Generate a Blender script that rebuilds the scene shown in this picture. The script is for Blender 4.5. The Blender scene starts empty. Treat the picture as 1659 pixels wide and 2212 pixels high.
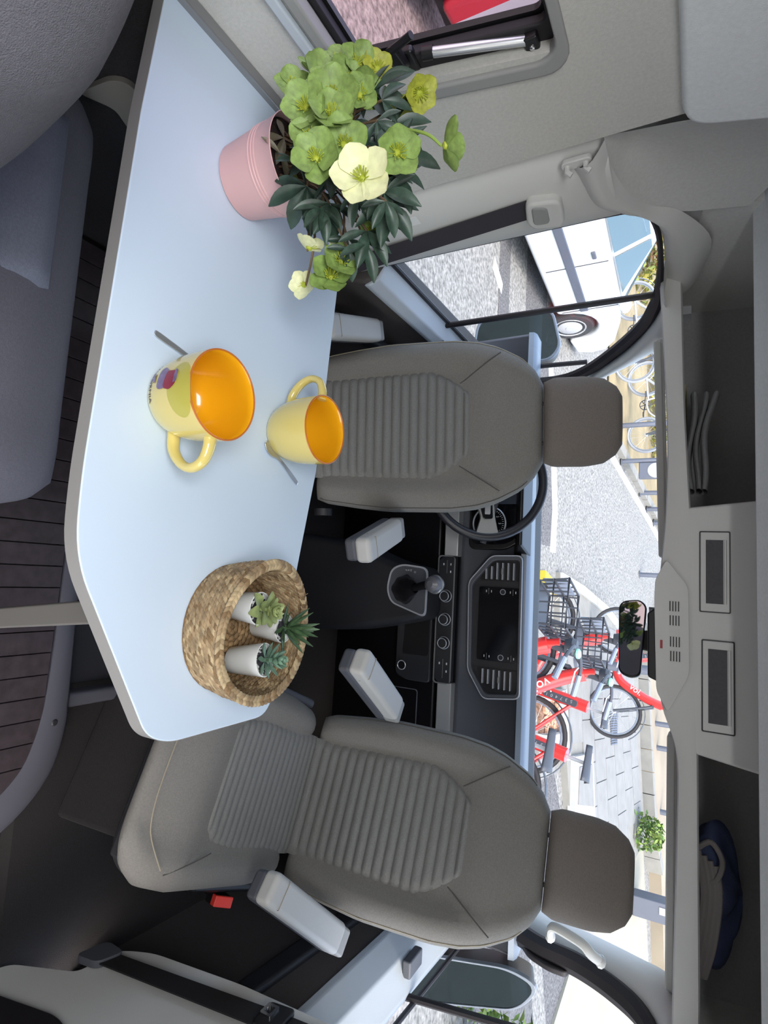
import bpy, bmesh, math, random
from mathutils import Vector, Matrix, Euler
random.seed(7)
SC = bpy.context.scene
COL = SC.collection
PI = math.pi
def rad(a): return math.radians(a)
def lin(c):
    return tuple((x/12.92 if x <= .04045 else ((x+.055)/1.055)**2.4) for x in c)
def rgb(r, g, b): return lin((r/255, g/255, b/255))

# ------------------------------------------------------------------ camera
PITCH, YAW, CAM_Z = rad(28.4), rad(7.0), 1.42
fw = Vector((-math.sin(YAW)*math.cos(PITCH), math.cos(YAW)*math.cos(PITCH), -math.sin(PITCH)))
rt = Vector((math.cos(YAW), math.sin(YAW), 0))
up = rt.cross(fw)
cam = bpy.data.objects.new('camera', bpy.data.cameras.new('camera'))
COL.objects.link(cam)
m = Matrix((up, -rt, -fw)).transposed().to_4x4()      # the photograph lies on its side: image right is up
m.translation = (0, 0, CAM_Z)
cam.matrix_world = m
cam.data.sensor_width = 36
cam.data.lens = 1256/2212*36
cam.data.clip_start = .02
SC.camera = cam

# ------------------------------------------------------------------ world, sun, exposure
W = bpy.data.worlds.new('world'); SC.world = W; W.use_nodes = True
nt = W.node_tree
sky = nt.nodes.new('ShaderNodeTexSky'); sky.sky_type = 'NISHITA'
sky.sun_disc = False; sky.sun_elevation = rad(48); sky.sun_rotation = rad(150)
sky.air_density = 1.0; sky.dust_density = 3.0; sky.ozone_density = 1.0
mixw = nt.nodes.new('ShaderNodeMixRGB'); mixw.inputs[0].default_value = .35
mixw.inputs[2].default_value = (1.9, 2.0, 2.15, 1)
bgn = nt.nodes['Background']
nt.links.new(sky.outputs[0], mixw.inputs[1])
nt.links.new(mixw.outputs[0], bgn.inputs[0]); bgn.inputs[1].default_value = 1.0
sun = bpy.data.objects.new('sun', bpy.data.lights.new('sun', 'SUN')); COL.objects.link(sun)
sun.data.energy = .8; sun.data.angle = rad(3); sun.data.color = (1, .96, .88)
sun.rotation_euler = (rad(30), 0, rad(28))
def area(name, loc, rot, sx, sy, power, col=(1, 1, 1)):
    l = bpy.data.lights.new(name, 'AREA'); l.shape = 'RECTANGLE'; l.size = sx; l.size_y = sy
    l.energy = power; l.color = col
    o = bpy.data.objects.new(name, l); COL.objects.link(o); o.location = loc; o.rotation_euler = rot
    return o
area('interior_fill_light', (.05, -.40, 1.925), (0, 0, 0), .8, .6, 29, (.96, .98, 1))  # added fill light below the ceiling, out of view, brightens the interior
SC.view_settings.view_transform = 'Standard'
SC.view_settings.look = 'None'
SC.view_settings.gamma = 1
SC.view_settings.use_curve_mapping = False
SC.view_settings.exposure = 0.12
SC.cycles.max_bounces = 10; SC.cycles.transparent_max_bounces = 16
SC.cycles.use_denoising = True
SC.cycles.sample_clamp_indirect = 6

# ------------------------------------------------------------------ materials
MATS = {}
def mat(name, col, rough=.6, metal=0, noise=None, bump=None, spec=.5, emit=None, coat=0, coord='Object', spotted=None):
    """noise=(scale, amount) varies the colour; bump=(scale, strength)"""
    if name in MATS: return MATS[name]
    M = bpy.data.materials.new(name); M.use_nodes = True; MATS[name] = M
    t = M.node_tree; b = t.nodes['Principled BSDF']
    b.inputs['Base Color'].default_value = (*col, 1); b.inputs['Roughness'].default_value = rough
    b.inputs['Metallic'].default_value = metal; b.inputs['Specular IOR Level'].default_value = spec
    b.inputs['Coat Weight'].default_value = coat
    tc = t.nodes.new('ShaderNodeTexCoord')
    if noise:
        n = t.nodes.new('ShaderNodeTexNoise'); n.inputs['Scale'].default_value = noise[0]; n.inputs['Detail'].default_value = 5
        t.links.new(tc.outputs[coord], n.inputs['Vector'])
        r = t.nodes.new('ShaderNodeValToRGB')
        a = noise[1]
        r.color_ramp.elements[0].position = .3; r.color_ramp.elements[1].position = .7
        r.color_ramp.elements[0].color = (*[max(0, c*(1-a)) for c in col], 1)
        r.color_ramp.elements[1].color = (*[min(1, c*(1+a)) for c in col], 1)
        if spotted: r.color_ramp.elements[1].color = (*spotted, 1)
        t.links.new(n.outputs['Fac'], r.inputs[0]); t.links.new(r.outputs[0], b.inputs['Base Color'])
    if bump:
        n2 = t.nodes.new('ShaderNodeTexNoise'); n2.inputs['Scale'].default_value = bump[0]; n2.inputs['Detail'].default_value = 3
        t.links.new(tc.outputs[coord], n2.inputs['Vector'])
        bp = t.nodes.new('ShaderNodeBump'); bp.inputs['Strength'].default_value = bump[1]; bp.inputs['Distance'].default_value = .004
        t.links.new(n2.outputs['Fac'], bp.inputs['Height']); t.links.new(bp.outputs[0], b.inputs['Normal'])
    if emit:
        b.inputs['Emission Color'].default_value = (*col, 1); b.inputs['Emission Strength'].default_value = emit
    return M
def glass_mat(name, tint, refl=.06):
    M = bpy.data.materials.new(name); M.use_nodes = True; MATS[name] = M
    t = M.node_tree; t.nodes.remove(t.nodes['Principled BSDF'])
    tr = t.nodes.new('ShaderNodeBsdfTransparent'); tr.inputs[0].default_value = (*tint, 1)
    gl = t.nodes.new('ShaderNodeBsdfGlossy'); gl.inputs['Roughness'].default_value = .02
    ly = t.nodes.new('ShaderNodeLayerWeight'); pw = t.nodes.new('ShaderNodeMath'); pw.operation = 'POWER'; pw.inputs[1].default_value = 5
    t.links.new(ly.outputs['Facing'], pw.inputs[0])
    lw = t.nodes.new('ShaderNodeMath'); lw.operation = 'MULTIPLY_ADD'; lw.inputs[1].default_value = .2; lw.inputs[2].default_value = .012
    t.links.new(pw.outputs[0], lw.inputs[0])
    mx = t.nodes.new('ShaderNodeMixShader')
    t.links.new(lw.outputs[0], mx.inputs[0]); t.links.new(tr.outputs[0], mx.inputs[1]); t.links.new(gl.outputs[0], mx.inputs[2])
    t.links.new(mx.outputs[0], t.nodes['Material Output'].inputs[0])
    return M

m_table = mat('table_laminate', rgb(203, 217, 232), .42)
m_tedge = mat('table_edge', rgb(154, 150, 146), .5)
m_wall = mat('wall_fabric', rgb(196, 194, 188), .9, noise=(180, .06), bump=(700, .25))
m_head = mat('headliner', rgb(198, 197, 193), .95, noise=(150, .05), bump=(600, .2))
m_ceil = mat('ceiling_panel', rgb(222, 224, 224), .85, noise=(140, .04), bump=(600, .15))
m_plas = mat('light_plastic', rgb(208, 207, 203), .6, bump=(400, .08))
m_plasd = mat('mid_plastic', rgb(150, 150, 148), .6, bump=(400, .08))
m_dash = mat('dash_plastic', rgb(78, 80, 87), .55, bump=(500, .15))
m_dark = mat('dark_plastic', rgb(34, 34, 38), .55, bump=(500, .12))
m_black = mat('black_plastic', rgb(18, 17, 20), .4)
m_rub = mat('rubber_seal', rgb(30, 26, 30), .6)
m_gloss = mat('piano_black', rgb(14, 14, 17), .12)
m_silver = mat('silver_trim', rgb(150, 150, 150), .35, .6)
m_chrome = mat('chrome', (.7, .7, .72), .15, 1)
m_line = mat('satin_line', rgb(196, 198, 206), .35, .35)
m_steel = mat('steel', (.62, .63, .66), .3, .85)
m_seat = mat('seat_cloth', rgb(123, 120, 115), .95, noise=(260, .1), bump=(900, .35))
m_rib = mat('ribbed_cloth', rgb(124, 123, 120), .95, noise=(300, .12), bump=(900, .35))
m_headrest = mat('headrest_cloth', rgb(120, 113, 107), .95, noise=(260, .1), bump=(900, .35))
m_pad = mat('armrest_vinyl', rgb(184, 183, 180), .6, bump=(500, .1))
m_seam = mat('seam_thread', rgb(84, 81, 77), .9)
m_stitch = mat('light_stitching', rgb(150, 142, 124), .9)
m_bench = mat('bench_cloth', rgb(92, 90, 97), .95, noise=(260, .1), bump=(900, .35))
m_benchrib = mat('bench_ribbed_cloth', rgb(108, 110, 122), .95, noise=(260, .1), bump=(900, .3))
m_carpet = mat('dark_carpet', rgb(32, 29, 30), 1, noise=(300, .3), bump=(600, .6))
m_plank = mat('floor_vinyl', rgb(58, 51, 54), .38, noise=(40, .25))
m_trimd = mat('floor_trim', rgb(82, 82, 90), .45)
m_belt = mat('belt_webbing', rgb(52, 48, 54), .8, bump=(900, .3))
m_red = mat('buckle_red', rgb(214, 60, 50), .4)
m_white = mat('white_plastic', rgb(226, 226, 224), .4)
m_print = mat('white_print', rgb(215, 215, 215), .6)
m_glass = glass_mat('clear_glass', (.97, .985, .98))
m_tint = glass_mat('tinted_acrylic', (.86, .75, .77))
m_mirror = mat('mirror_glass', (.85, .87, .88), .02, 1)

# ------------------------------------------------------------------ mesh helpers
class B:
    def __init__(s): s.v = []; s.f = []; s.mi = []; s.cur = 0
    def add(s, vs, fs):
        k = len(s.v); s.v += [tuple(v) for v in vs]; s.f += [tuple(i+k for i in f) for f in fs]; s.mi += [s.cur]*len(fs); return s
    def box(s, x0, x1, y0, y1, z0, z1):
        vs = [(x, y, z) for z in (z0, z1) for y in (y0, y1) for x in (x0, x1)]
        return s.add(vs, [(0, 2, 3, 1), (4, 5, 7, 6), (0, 1, 5, 4), (2, 6, 7, 3), (0, 4, 6, 2), (1, 3, 7, 5)])
    def prism(s, poly, d, axis='z', at=0):
        """poly 2D; axis: z -> (a,b,at..at+d); y -> (a,at..,b); x -> (at..,a,b)"""
        n = len(poly)
        def P(a, b, c):
            return {'z': (a, b, c), 'y': (a, c, b), 'x': (c, a, b)}[axis]
        vs = [P(a, b, at) for a, b in poly]+[P(a, b, at+d) for a, b in poly]
        fs = [tuple(range(n))[::-1], tuple(range(n, 2*n))]+[(i, (i+1) % n, n+(i+1) % n, n+i) for i in range(n)]
        return s.add(vs, fs)
    def hull(s, A, Bq):
        """prism between two congruent 3D loops"""
        n = len(A)
        return s.add(list(A)+list(Bq), [tuple(range(n))[::-1], tuple(range(n, 2*n))]+[(i, (i+1) % n, n+(i+1) % n, n+i) for i in range(n)])
    def slab(s, pts, th):
        """3D polygon given thickness along the vector th"""
        th = Vector(th); return s.hull([Vector(p) for p in pts], [Vector(p)+th for p in pts])
    def ring(s, outer, inner, d, axis='z', at=0):
        n = len(outer)
        def P(a, b, c): return {'z': (a, b, c), 'y': (a, c, b), 'x': (c, a, b)}[axis]
        vs = []
        for c in (at, at+d):
            vs += [P(a, b, c) for a, b in outer]; vs += [P(a, b, c) for a, b in inner]
        fs = []
        for i in range(n):
            j = (i+1) % n
            fs += [(i, j, n+j, n+i), (2*n+i, 3*n+i, 3*n+j, 2*n+j), (i, 2*n+i, 2*n+j, j), (n+i, n+j, 3*n+j, 3*n+i)]
        return s.add(vs, fs)
    def tube(s, pts, r, n=8, close=False, flat=1.0, cap=True):
        pts = [Vector(p) for p in pts]; N = len(pts)
        rr = r if isinstance(r, (list, tuple)) else [r]*N
        prev = None; rings = []
        for i, p in enumerate(pts):
            a = pts[(i-1) % N] if (i > 0 or close) else p
            b = pts[(i+1) % N] if (i < N-1 or close) else p
            t = (b-a)
            t = t.normalized() if t.length > 1e-9 else Vector((0, 0, 1))
            if prev is None:
                q = Vector((0, 0, 1)) if abs(t.z) < .9 else Vector((1, 0, 0))
                u = t.cross(q).normalized()
            else:
                u = (prev-t*prev.dot(t)); u = u.normalized() if u.length > 1e-9 else t.orthogonal().normalized()
            prev = u; w = t.cross(u)
            rings.append([p+(u*math.cos(2*PI*k/n)+w*math.sin(2*PI*k/n)*flat)*rr[i] for k in range(n)])
        vs = [v for R in rings for v in R]; fs = []
        for i in range(N if close else N-1):
            j = (i+1) % N
            fs += [(i*n+k, i*n+(k+1) % n, j*n+(k+1) % n, j*n+k) for k in range(n)]
        if cap and not close: fs += [tuple(range(n))[::-1], tuple(range((N-1)*n, N*n))]
        return s.add(vs, fs)
    def lathe(s, prof, c=(0, 0, 0), n=32, M=None, cap=True):
        vs = []; fs = []; k = len(prof)
        for i in range(n):
            a = 2*PI*i/n
            for r, z in prof:
                v = Vector((r*math.cos(a), r*math.sin(a), z))
                if M is not None: v = M @ v
                vs.append(v+Vector(c))
        for i in range(n):
            j = (i+1) % n
            for q in range(k-1): fs.append((i*k+q, j*k+q, j*k+q+1, i*k+q+1))
        if cap and prof[0][0] > 1e-6: fs.append(tuple(i*k for i in range(n))[::-1])
        if cap and prof[-1][0] > 1e-6: fs.append(tuple(i*k+k-1 for i in range(n)))
        return s.add(vs, fs)
    def ball(s, c, r, n=10, M=None):
        rx, ry, rz = r if isinstance(r, (tuple, list)) else (r, r, r)
        vs = []; fs = []; k = n//2+1
        for i in range(n):
            a = 2*PI*i/n
            for j in range(k):
                b = -PI/2+PI*j/(k-1)
                v = Vector((rx*math.cos(a)*math.cos(b), ry*math.sin(a)*math.cos(b), rz*math.sin(b)))
                if M is not None: v = M @ v
                vs.append(v+Vector(c))
        for i in range(n):
            for j in range(k-1): fs.append((i*k+j, ((i+1) % n)*k+j, ((i+1) % n)*k+j+1, i*k+j+1))
        return s.add(vs, fs)
    def grid(s, P, nu, nv, closed_u=False):
        vs = [P(i/(nu if closed_u else nu-1), j/(nv-1)) for i in range(nu) for j in range(nv)]
        fs = []
        for i in range(nu if closed_u else nu-1):
            for j in range(nv-1):
                a = i*nv+j; b = ((i+1) % nu)*nv+j
                fs.append((a, b, b+1, a+1))
        return s.add(vs, fs)
    def xf(s, M):
        s.v = [tuple(M @ Vector(v)) for v in s.v]; return s
    def make(s, name, material, parent=None, loc=(0, 0, 0), bevel=0, seg=2, sub=0, angle=35, solid=0, weld=True):
        me = bpy.data.meshes.new(name); me.from_pydata(s.v, [], s.f)
        mats = material if isinstance(material, (list, tuple)) else [material]
        for q in mats: me.materials.append(q)
        if len(mats) > 1: me.polygons.foreach_set('material_index', s.mi)
        bm = bmesh.new(); bm.from_mesh(me)
        if weld: bmesh.ops.remove_doubles(bm, verts=bm.verts, dist=1e-5)
        bmesh.ops.recalc_face_normals(bm, faces=bm.faces); bm.to_mesh(me); bm.free()
        me.polygons.foreach_set('use_smooth', [True]*len(me.polygons))
        if not bevel: me.set_sharp_from_angle(angle=rad(angle))
        o = bpy.data.objects.new(name, me); COL.objects.link(o)
        o.location = loc
        if parent: o.parent = parent
        if solid:
            q = o.modifiers.new('s', 'SOLIDIFY'); q.thickness = solid; q.offset = 0
        if bevel:
            q = o.modifiers.new('b', 'BEVEL'); q.width = bevel; q.segments = seg; q.limit_method = 'ANGLE'; q.angle_limit = rad(30)
            q.harden_normals = True
        if sub:
            q = o.modifiers.new('u', 'SUBSURF'); q.levels = sub; q.render_levels = sub
        return o
def tag(o, label, cat, group=None, kind=None):
    o['label'] = label; o['category'] = cat
    if group: o['group'] = group
    if kind: o['kind'] = kind
    return o
def lab(o, label): o['label'] = label; return o
def struct(o): o['kind'] = 'structure'; return o
def empty(name, loc=(0, 0, 0), rz=0, rot=None):
    o = bpy.data.objects.new(name, None); COL.objects.link(o); o.location = loc
    o.rotation_euler = rot if rot else (0, 0, rz); o.empty_display_size = .05
    return o
def rrect(x0, x1, y0, y1, r, n=5):
    out = []
    for cx, cy, a0 in ((x1-r, y1-r, 0), (x0+r, y1-r, 90), (x0+r, y0+r, 180), (x1-r, y0+r, 270)):
        for k in range(n+1):
            a = rad(a0+90*k/n); out.append((cx+r*math.cos(a), cy+r*math.sin(a)))
    return out
def roundpoly(pts, rs, n=5):
    out = []; N = len(pts)
    for i in range(N):
        p = Vector(pts[i]); a = (Vector(pts[i-1])-p); b = (Vector(pts[(i+1) % N])-p)
        r = rs[i] if isinstance(rs, (list, tuple)) else rs
        if r <= 0: out.append(tuple(p)); continue
        la = min(r, a.length*.48, b.length*.48)
        A = p+a.normalized()*la; Bq = p+b.normalized()*la
        for k in range(n+1):
            t = k/n; out.append(tuple(A*(1-t)**2+p*2*t*(1-t)+Bq*t*t))
    return out
def spline(pts, n=6, close=False):
    pts = [Vector(p) for p in pts]; N = len(pts); out = []
    for i in range(N if close else N-1):
        def g(k): return pts[k % N] if close else pts[min(max(k, 0), N-1)]
        p0, p1, p2, p3 = g(i-1), g(i), g(i+1), g(i+2)
        for k in range(n):
            t = k/n
            out.append(.5*((2*p1)+(p2-p0)*t+(2*p0-5*p1+4*p2-p3)*t*t+(3*p1-p0-3*p2+p3)*t**3))
    if not close: out.append(pts[-1])
    return out
def lerpT(tab, x):
    if x <= tab[0][0]: return tab[0][1]
    for (a, p), (b, q) in zip(tab, tab[1:]):
        if x <= b: return p+(q-p)*(x-a)/(b-a)
    return tab[-1][1]
def sst(a, b, x):
    t = min(1, max(0, (x-a)/(b-a))); return t*t*(3-2*t)
def text_mesh(name, body, size, material, parent, M, depth=.0004, bend=None, align='CENTER'):
    cu = bpy.data.curves.new(name, 'FONT'); cu.body = body; cu.size = size; cu.extrude = depth
    cu.align_x = align; cu.align_y = 'CENTER'
    t = bpy.data.objects.new(name+'_curve', cu); COL.objects.link(t)
    dg = bpy.context.evaluated_depsgraph_get(); dg.update()
    me = bpy.data.meshes.new_from_object(t.evaluated_get(dg)); bpy.data.objects.remove(t); bpy.data.curves.remove(cu)
    if bend:
        for v in me.vertices: v.co = bend(v.co)
    else: me.transform(M)
    me.materials.clear(); me.materials.append(material)
    o = bpy.data.objects.new(name, me); COL.objects.link(o); o.parent = parent
    return o
def copy_tree(o, parent=None):
    c = o.copy(); COL.objects.link(c)
    if parent: c.parent = parent
    for ch in list(o.children): copy_tree(ch, c)
    return c

# ================================================================== THE VAN SHELL
m_bluesill = mat('pale_sill_plastic', rgb(188, 196, 204), .5, bump=(400, .06))
m_doorcard = mat('door_card', rgb(78, 72, 70), .8, noise=(250, .12), bump=(700, .3))
m_skin = mat('van_skin', rgb(205, 208, 210), .4)

# ---- floor with planks
fl = struct(B().prism([(-.9, -2.2), (.72, -2.2), (.72, .80), (.60, .895), (-.9, .935)], .04, 'z', -.065).make('floor', m_dark))
NP = 0
pl_me = None
for i in range(28):
    x0 = -.83+.0535*i
    if x0 > .66: break
    y1 = .925-.02*(x0+.1) if x0 < .56 else .80
    y0 = -1.4+random.random()*.4
    cuts = [y0, .02+random.uniform(-.25, .25), y1]
    for a, b in zip(cuts, cuts[1:]):
        B().box(x0+.001, x0+.0525, a+.001, b-.001, -.025, 0).make('plank', m_plank, fl, bevel=.0012, seg=1)
# edge trim that curls round the step well
path = [(-.80, .944), (-.6, .9395), (-.4, .935), (-.2, .931), (0, .927), (.14, .925), (.27, .922), (.37, .915), (.45, .90), (.52, .87), (.58, .80), (.62, .68), (.64, .5), (.65, .2)]
sp = spline([(x, y, 0) for x, y in path], 6)
bb = B()
def tr(u, v):
    k = u*(len(sp)-1); i = min(int(k), len(sp)-2); p = sp[i].lerp(sp[i+1], k-i); t = (sp[i+1]-sp[i]).normalized()
    nrm = Vector((-t.y, t.x, 0)); w = .055 if u < .35 else .055+.03*sst(.35, .7, u)
    prof = [(0, -.03), (0, .001), (.25, .004), (.8, .002), (1, -.01), (1, -.07)]
    q = prof[int(round(v*5))]
    return p+nrm*w*q[0]+Vector((0, 0, q[1]))
bb.grid(tr, 60, 6)
t1 = struct(bb.make('trim_1', m_trimd, angle=50))
for x, y in ((.415, .945), (.60, .81)):
    B().lathe([(0, .003), (.006, .003), (.009, .0)], (x, y, .003), 12).make('bolt', m_dark, t1)
# cab floor and step well
cabf = struct(B().box(-.95, 1.3, .93, 2.6, -.14, -.09).make('floor', m_carpet))
cabm = B().prism(roundpoly([(-.02, 1.0), (.345, 1.0), (.345, 1.62), (-.02, 1.62)], .03), .006, 'z', -.09)
cabm.make('floor_mat', m_dark, cabf, bevel=.003)
struct(B().box(.36, .40, .95, 1.7, -.12, -.045).make('trim_2', m_trimd, bevel=.012))
struct(B().box(.40, 1.3, -.2, 1.6, -.40, -.36).make('floor', m_carpet))
struct(B().box(.66, .70, -2.2, .75, -.38, -.03).make('trim_3', m_dark))

# ---- left wall with window opening
wl = B()
y0w, y1w, z0w, z1w = -.55, .80, .885, 1.225
for a, b, c, d in ((-2.2, 1.075, -.08, z0w), (-2.2, 1.075, z1w, 1.42), (-2.2, y0w, z0w, z1w), (y1w, 1.075, z0w, z1w)):
    if (a, c) == (y1w, z0w):
        q = [(a-.005, c), (b, c), (b, d), (a+.055, d)]; wl.hull([(-.895, y, z) for y, z in q], [(-.85, y, z) for y, z in q])
    else: wl.box(-.895, -.85, a, b, c, d)
struct(wl.make('wall_left', m_wall))
struct(B().box(-.852, -.846, -2.1, 1.05, -.06, .70).make('under_table_shade', m_carpet))  # dark sheet over the lower wall, painting in the shade under the table
struct(B().prism(roundpoly([(.565, .43), (.572, .512), (.59, .535), (.65, .53), (.73, .43), (.69, .43), (.62, .46)], .015), .012, 'x', -.846).make('trim_18', mat('patch_taupe', rgb(112, 106, 98), .7), bevel=.004))  # flat taupe patch on the lower wall
struct(B().box(-.852, -.838, -1.2, 1.0, .850, .868).make('trim_4', m_bluesill, bevel=.004))
struct(B().box(-.85, -.828, -.9, .80, .722, .752).make('trim_5', m_silver, bevel=.003))
# window_1: outer trim, black frame, acrylic pane, latch, stay
w1 = struct(empty('window_1', (-.87, .1, .885)))
def W1(b, name, m_, **k):
    b.v = [(x, y+(.17*(z-.905) if y > .4 else 0), z) for x, y, z in b.v]      # the forward edge of the window leans forward
    return b.make(name, m_, w1, loc=(.87, -.1, -.885), **k)
W1(B().ring(rrect(-.58, .840, .872, 1.24, .045), rrect(-.55, .812, .892, 1.222, .04), .03, 'x', -.872), 'outer_trim', m_plasd, bevel=.006)
W1(B().ring(rrect(-.56, .814, .888, 1.226, .04), rrect(-.52, .768, .900, 1.212, .015), .02, 'x', -.893), 'frame', m_rub, bevel=.004)
W1(B().ring(rrect(-.54, .78, .893, 1.220, .03), rrect(-.515, .763, .905, 1.207, .015), .012, 'x', -.905), 'pane_seal', m_black)
W1(B().hull([(-.912, -.53, .895), (-.912, .77, .895), (-.912, .77, 1.22), (-.912, -.53, 1.22)], [(-.908, -.53, .895), (-.908, .77, .895), (-.908, .77, 1.22), (-.908, -.53, 1.22)]), 'pane', m_tint)
la = W1(B().box(-.885, -.868, .757, .80, .955, 1.0), 'latch', m_black, bevel=.006)
B().hull([(-.868, .755, .962), (-.868, .80, .962), (-.868, .80, .99), (-.868, .755, .99)], [(-.85, .735, .966), (-.85, .78, .966), (-.85, .78, .99), (-.85, .735, .985)]).make('latch_body', m_black, la, bevel=.006)
B().tube([(-.855, .748, .972), (-.853, .742, .99), (-.851, .732, 1.02)], .0065, 10).make('latch_lever', m_black, la)
st = W1(B().tube([(-.868, .768, 1.025), (-.868, .787, 1.175)], .0085, 12), 'stay', m_steel)
B().tube([(-.868, .786, 1.014), (-.868, .790, 1.032)], .011, 12).make('collar', m_black, st)
B().box(-.885, -.86, .825, .86, 1.172, 1.195).make('stay_bracket', m_black, st, bevel=.004)
B().lathe([(0, .004), (.004, .003), (.005, 0)], (0, 0, 0), 10, Matrix.Rotation(PI/2, 3, 'Y')).xf(Matrix.Translation((-.86, .842, 1.184))).make('screw', m_chrome, st)
W1(B().lathe([(0, .003), (.003, .002), (.004, 0)], (0, 0, 0), 10, Matrix.Rotation(PI/2, 3, 'Y')).xf(Matrix.Translation((-.868, .789, .952))), 'screw', m_chrome)

# ---- left B pillar
def PF(cols, name, m_, n=None, **k):
    """surface through columns of points (each a list of 3D points)"""
    b = B(); nu = len(cols); nv = len(cols[0])
    vs = [Vector(p) for c in cols for p in c]
    fs = [(i*nv+j, (i+1)*nv+j, (i+1)*nv+j+1, i*nv+j+1) for i in range(nu-1) for j in range(nv-1)]
    return b.add(vs, fs).make(name, m_, **k)
zs = [-.1, .3, .62, .88, 1.08, 1.20, 1.262]
def bp(y, x, dz=0): return [(x+.006*max(0, z-.6), y+.03*(z-.9) if y < 1.2 else y, z) for z in zs]
PF([bp(1.068, -.862), bp(1.085, -.888), bp(1.105, -.868), bp(1.15, -.848), bp(1.20, -.846), bp(1.30, -.852), bp(1.345, -.862), bp(1.372, -.885), bp(1.38, -.93)], 'trim_6', m_plas, angle=60)['kind'] = 'structure'
# ---- headliner above the left door, blending from pillar to the cab shelf
C1 = spline([(-.852, 1.085, 1.262), (-.858, 1.18, 1.264), (-.872, 1.29, 1.283), (-.89, 1.385, 1.32), (-.90, 1.455, 1.385), (-.905, 1.485, 1.46), (-.905, 1.50, 1.525)], 5)
C2 = spline([(-.85, 1.07, 1.262), (-.85, 1.078, 1.30), (-.85, 1.085, 1.35), (-.848, 1.09, 1.40), (-.84, 1.10, 1.50), (-.825, 1.11, 1.62), (-.80, 1.115, 1.76)], 5)
n = len(C1); cols = []
for k in range(9):
    t = k/8
    cols.append([C2[i].lerp(C1[i], t)+Vector((-.04*math.sin(PI*t)*min(1, i/8), .0, 0)) for i in range(n)])
struct(PF(cols, 'trim_7', m_head, angle=80))
C3 = spline([(-.856, 1.13, 1.19), (-.868, 1.30, 1.205), (-.885, 1.374, 1.265), (-.888, 1.395, 1.305), (-.888, 1.50, 1.338), (-.888, 1.66, 1.34), (-.886, 1.82, 1.335)], 5)
C1b = [p.copy() for p in C1]
C1b = spline([C1[0], C1[5], C1[10], C1[15], C1[20]]+[Vector((-.905, 1.62, 1.45)), Vector((-.90, 1.80, 1.42))], 5)
cols = [[C3[i].lerp(C1b[i], k/6)+Vector((.03*math.sin(PI*k/6), 0, 0)) for i in range(n)] for k in range(7)]
struct(PF(cols, 'trim_8', m_plas, angle=80))
struct(B().prism([(1.06, 1.2), (1.30, 1.22), (1.35, 1.352), (2.12, 1.352), (2.12, 1.8), (1.06, 1.8)], .01, 'x', -.965).make('trim_16', m_head))
# ---- upper wall lining of the raised roof (left), ceiling
pr = roundpoly([(-2.2, 1.395), (1.09, 1.395), (1.13, 1.95), (-2.2, 1.95)], [0, .05, 0, 0], 6)
b = B(); b.hull([(-.832+(z-1.395)*.18, y, z) for y, z in pr], [(-.90+(z-1.395)*.18, y, z) for y, z in pr])
struct(b.make('wall_left', m_ceil, bevel=.012))
cl = B()
cl.slab([(-1.0, 1.55, 1.53), (1.25, 1.55, 1.53), (1.25, 1.0, 1.80), (-1.0, 1.0, 1.80)], (0, .02, .04))
cl.slab([(-1.0, 1.0, 1.80), (1.25, 1.0, 1.80), (1.25, .55, 1.97), (-1.0, .55, 1.97)], (0, .02, .04))
cl.box(-1.0, 1.25, -2.2, .55, 1.97, 2.01)
struct(cl.make('ceiling', m_ceil, bevel=.012))
struct(B().ring(rrect(-.42, .52, -.77, -.03, .05), rrect(-.39, .49, -.74, -.06, .05), .06, 'z', 1.93).make('trim_9', m_white, bevel=.006))  # unseen ring round the added fill light
# rear wall, right wall behind the open sliding door
struct(B().box(-.9, 1.2, -2.25, -2.2, -.1, 2.0).make('wall_back', m_wall))
struct(B().box(1.12, 1.16, -2.2, -1.05, -.1, 2.0).make('wall_right', m_wall))
sk = B()
sk.box(-1.03, -1.0, -2.25, 2.15, 1.36, 2.06); sk.box(1.27, 1.30, -2.25, 2.15, 1.38, 2.06); sk.box(-1.03, 1.30, -2.25, 2.15, 2.04, 2.07)
sk.box(-1.03, 1.30, 2.14, 2.18, 1.375, 2.06); sk.box(-1.0, -.90, 2.04, 2.15, 1.34, 1.40); sk.box(1.20, 1.28, 2.04, 2.15, 1.36, 1.40)
sk.box(-1.03, -.97, .9, 1.40, .55, 1.40)
struct(sk.make('wall_front', m_skin))
struct(B().box(1.08, 1.2, -1.1, .95, 1.86, 2.0).make('trim_10', m_plas))
b = B(); b.box(1.05, 1.22, .80, 1.3, 1.30, 2.0)
struct(b.make('trim_11', m_head))

# ---- right B pillar lower trim with the belt recess
pp = roundpoly([(.70, -.36), (.86, -.08), (.945, -.07), (1.02, .10), (1.10, .085), (1.135, .125), (1.165, .19), (1.20, .45), (1.215, .75), (1.20, 1.35), (.82, 1.35), (.84, .3)], .03)
struct(B().prism(pp, .12, 'x', 1.0).make('wall_right', m_plas, bevel=.014))
struct(B().prism(roundpoly([(.60, -.36), (.80, -.36), (.86, .0), (.90, .2), (.83, .5), (.82, 1.35), (.6, 1.35)], .03), .1, 'x', .985).make('trim_12', m_rub, bevel=.01))

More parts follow.
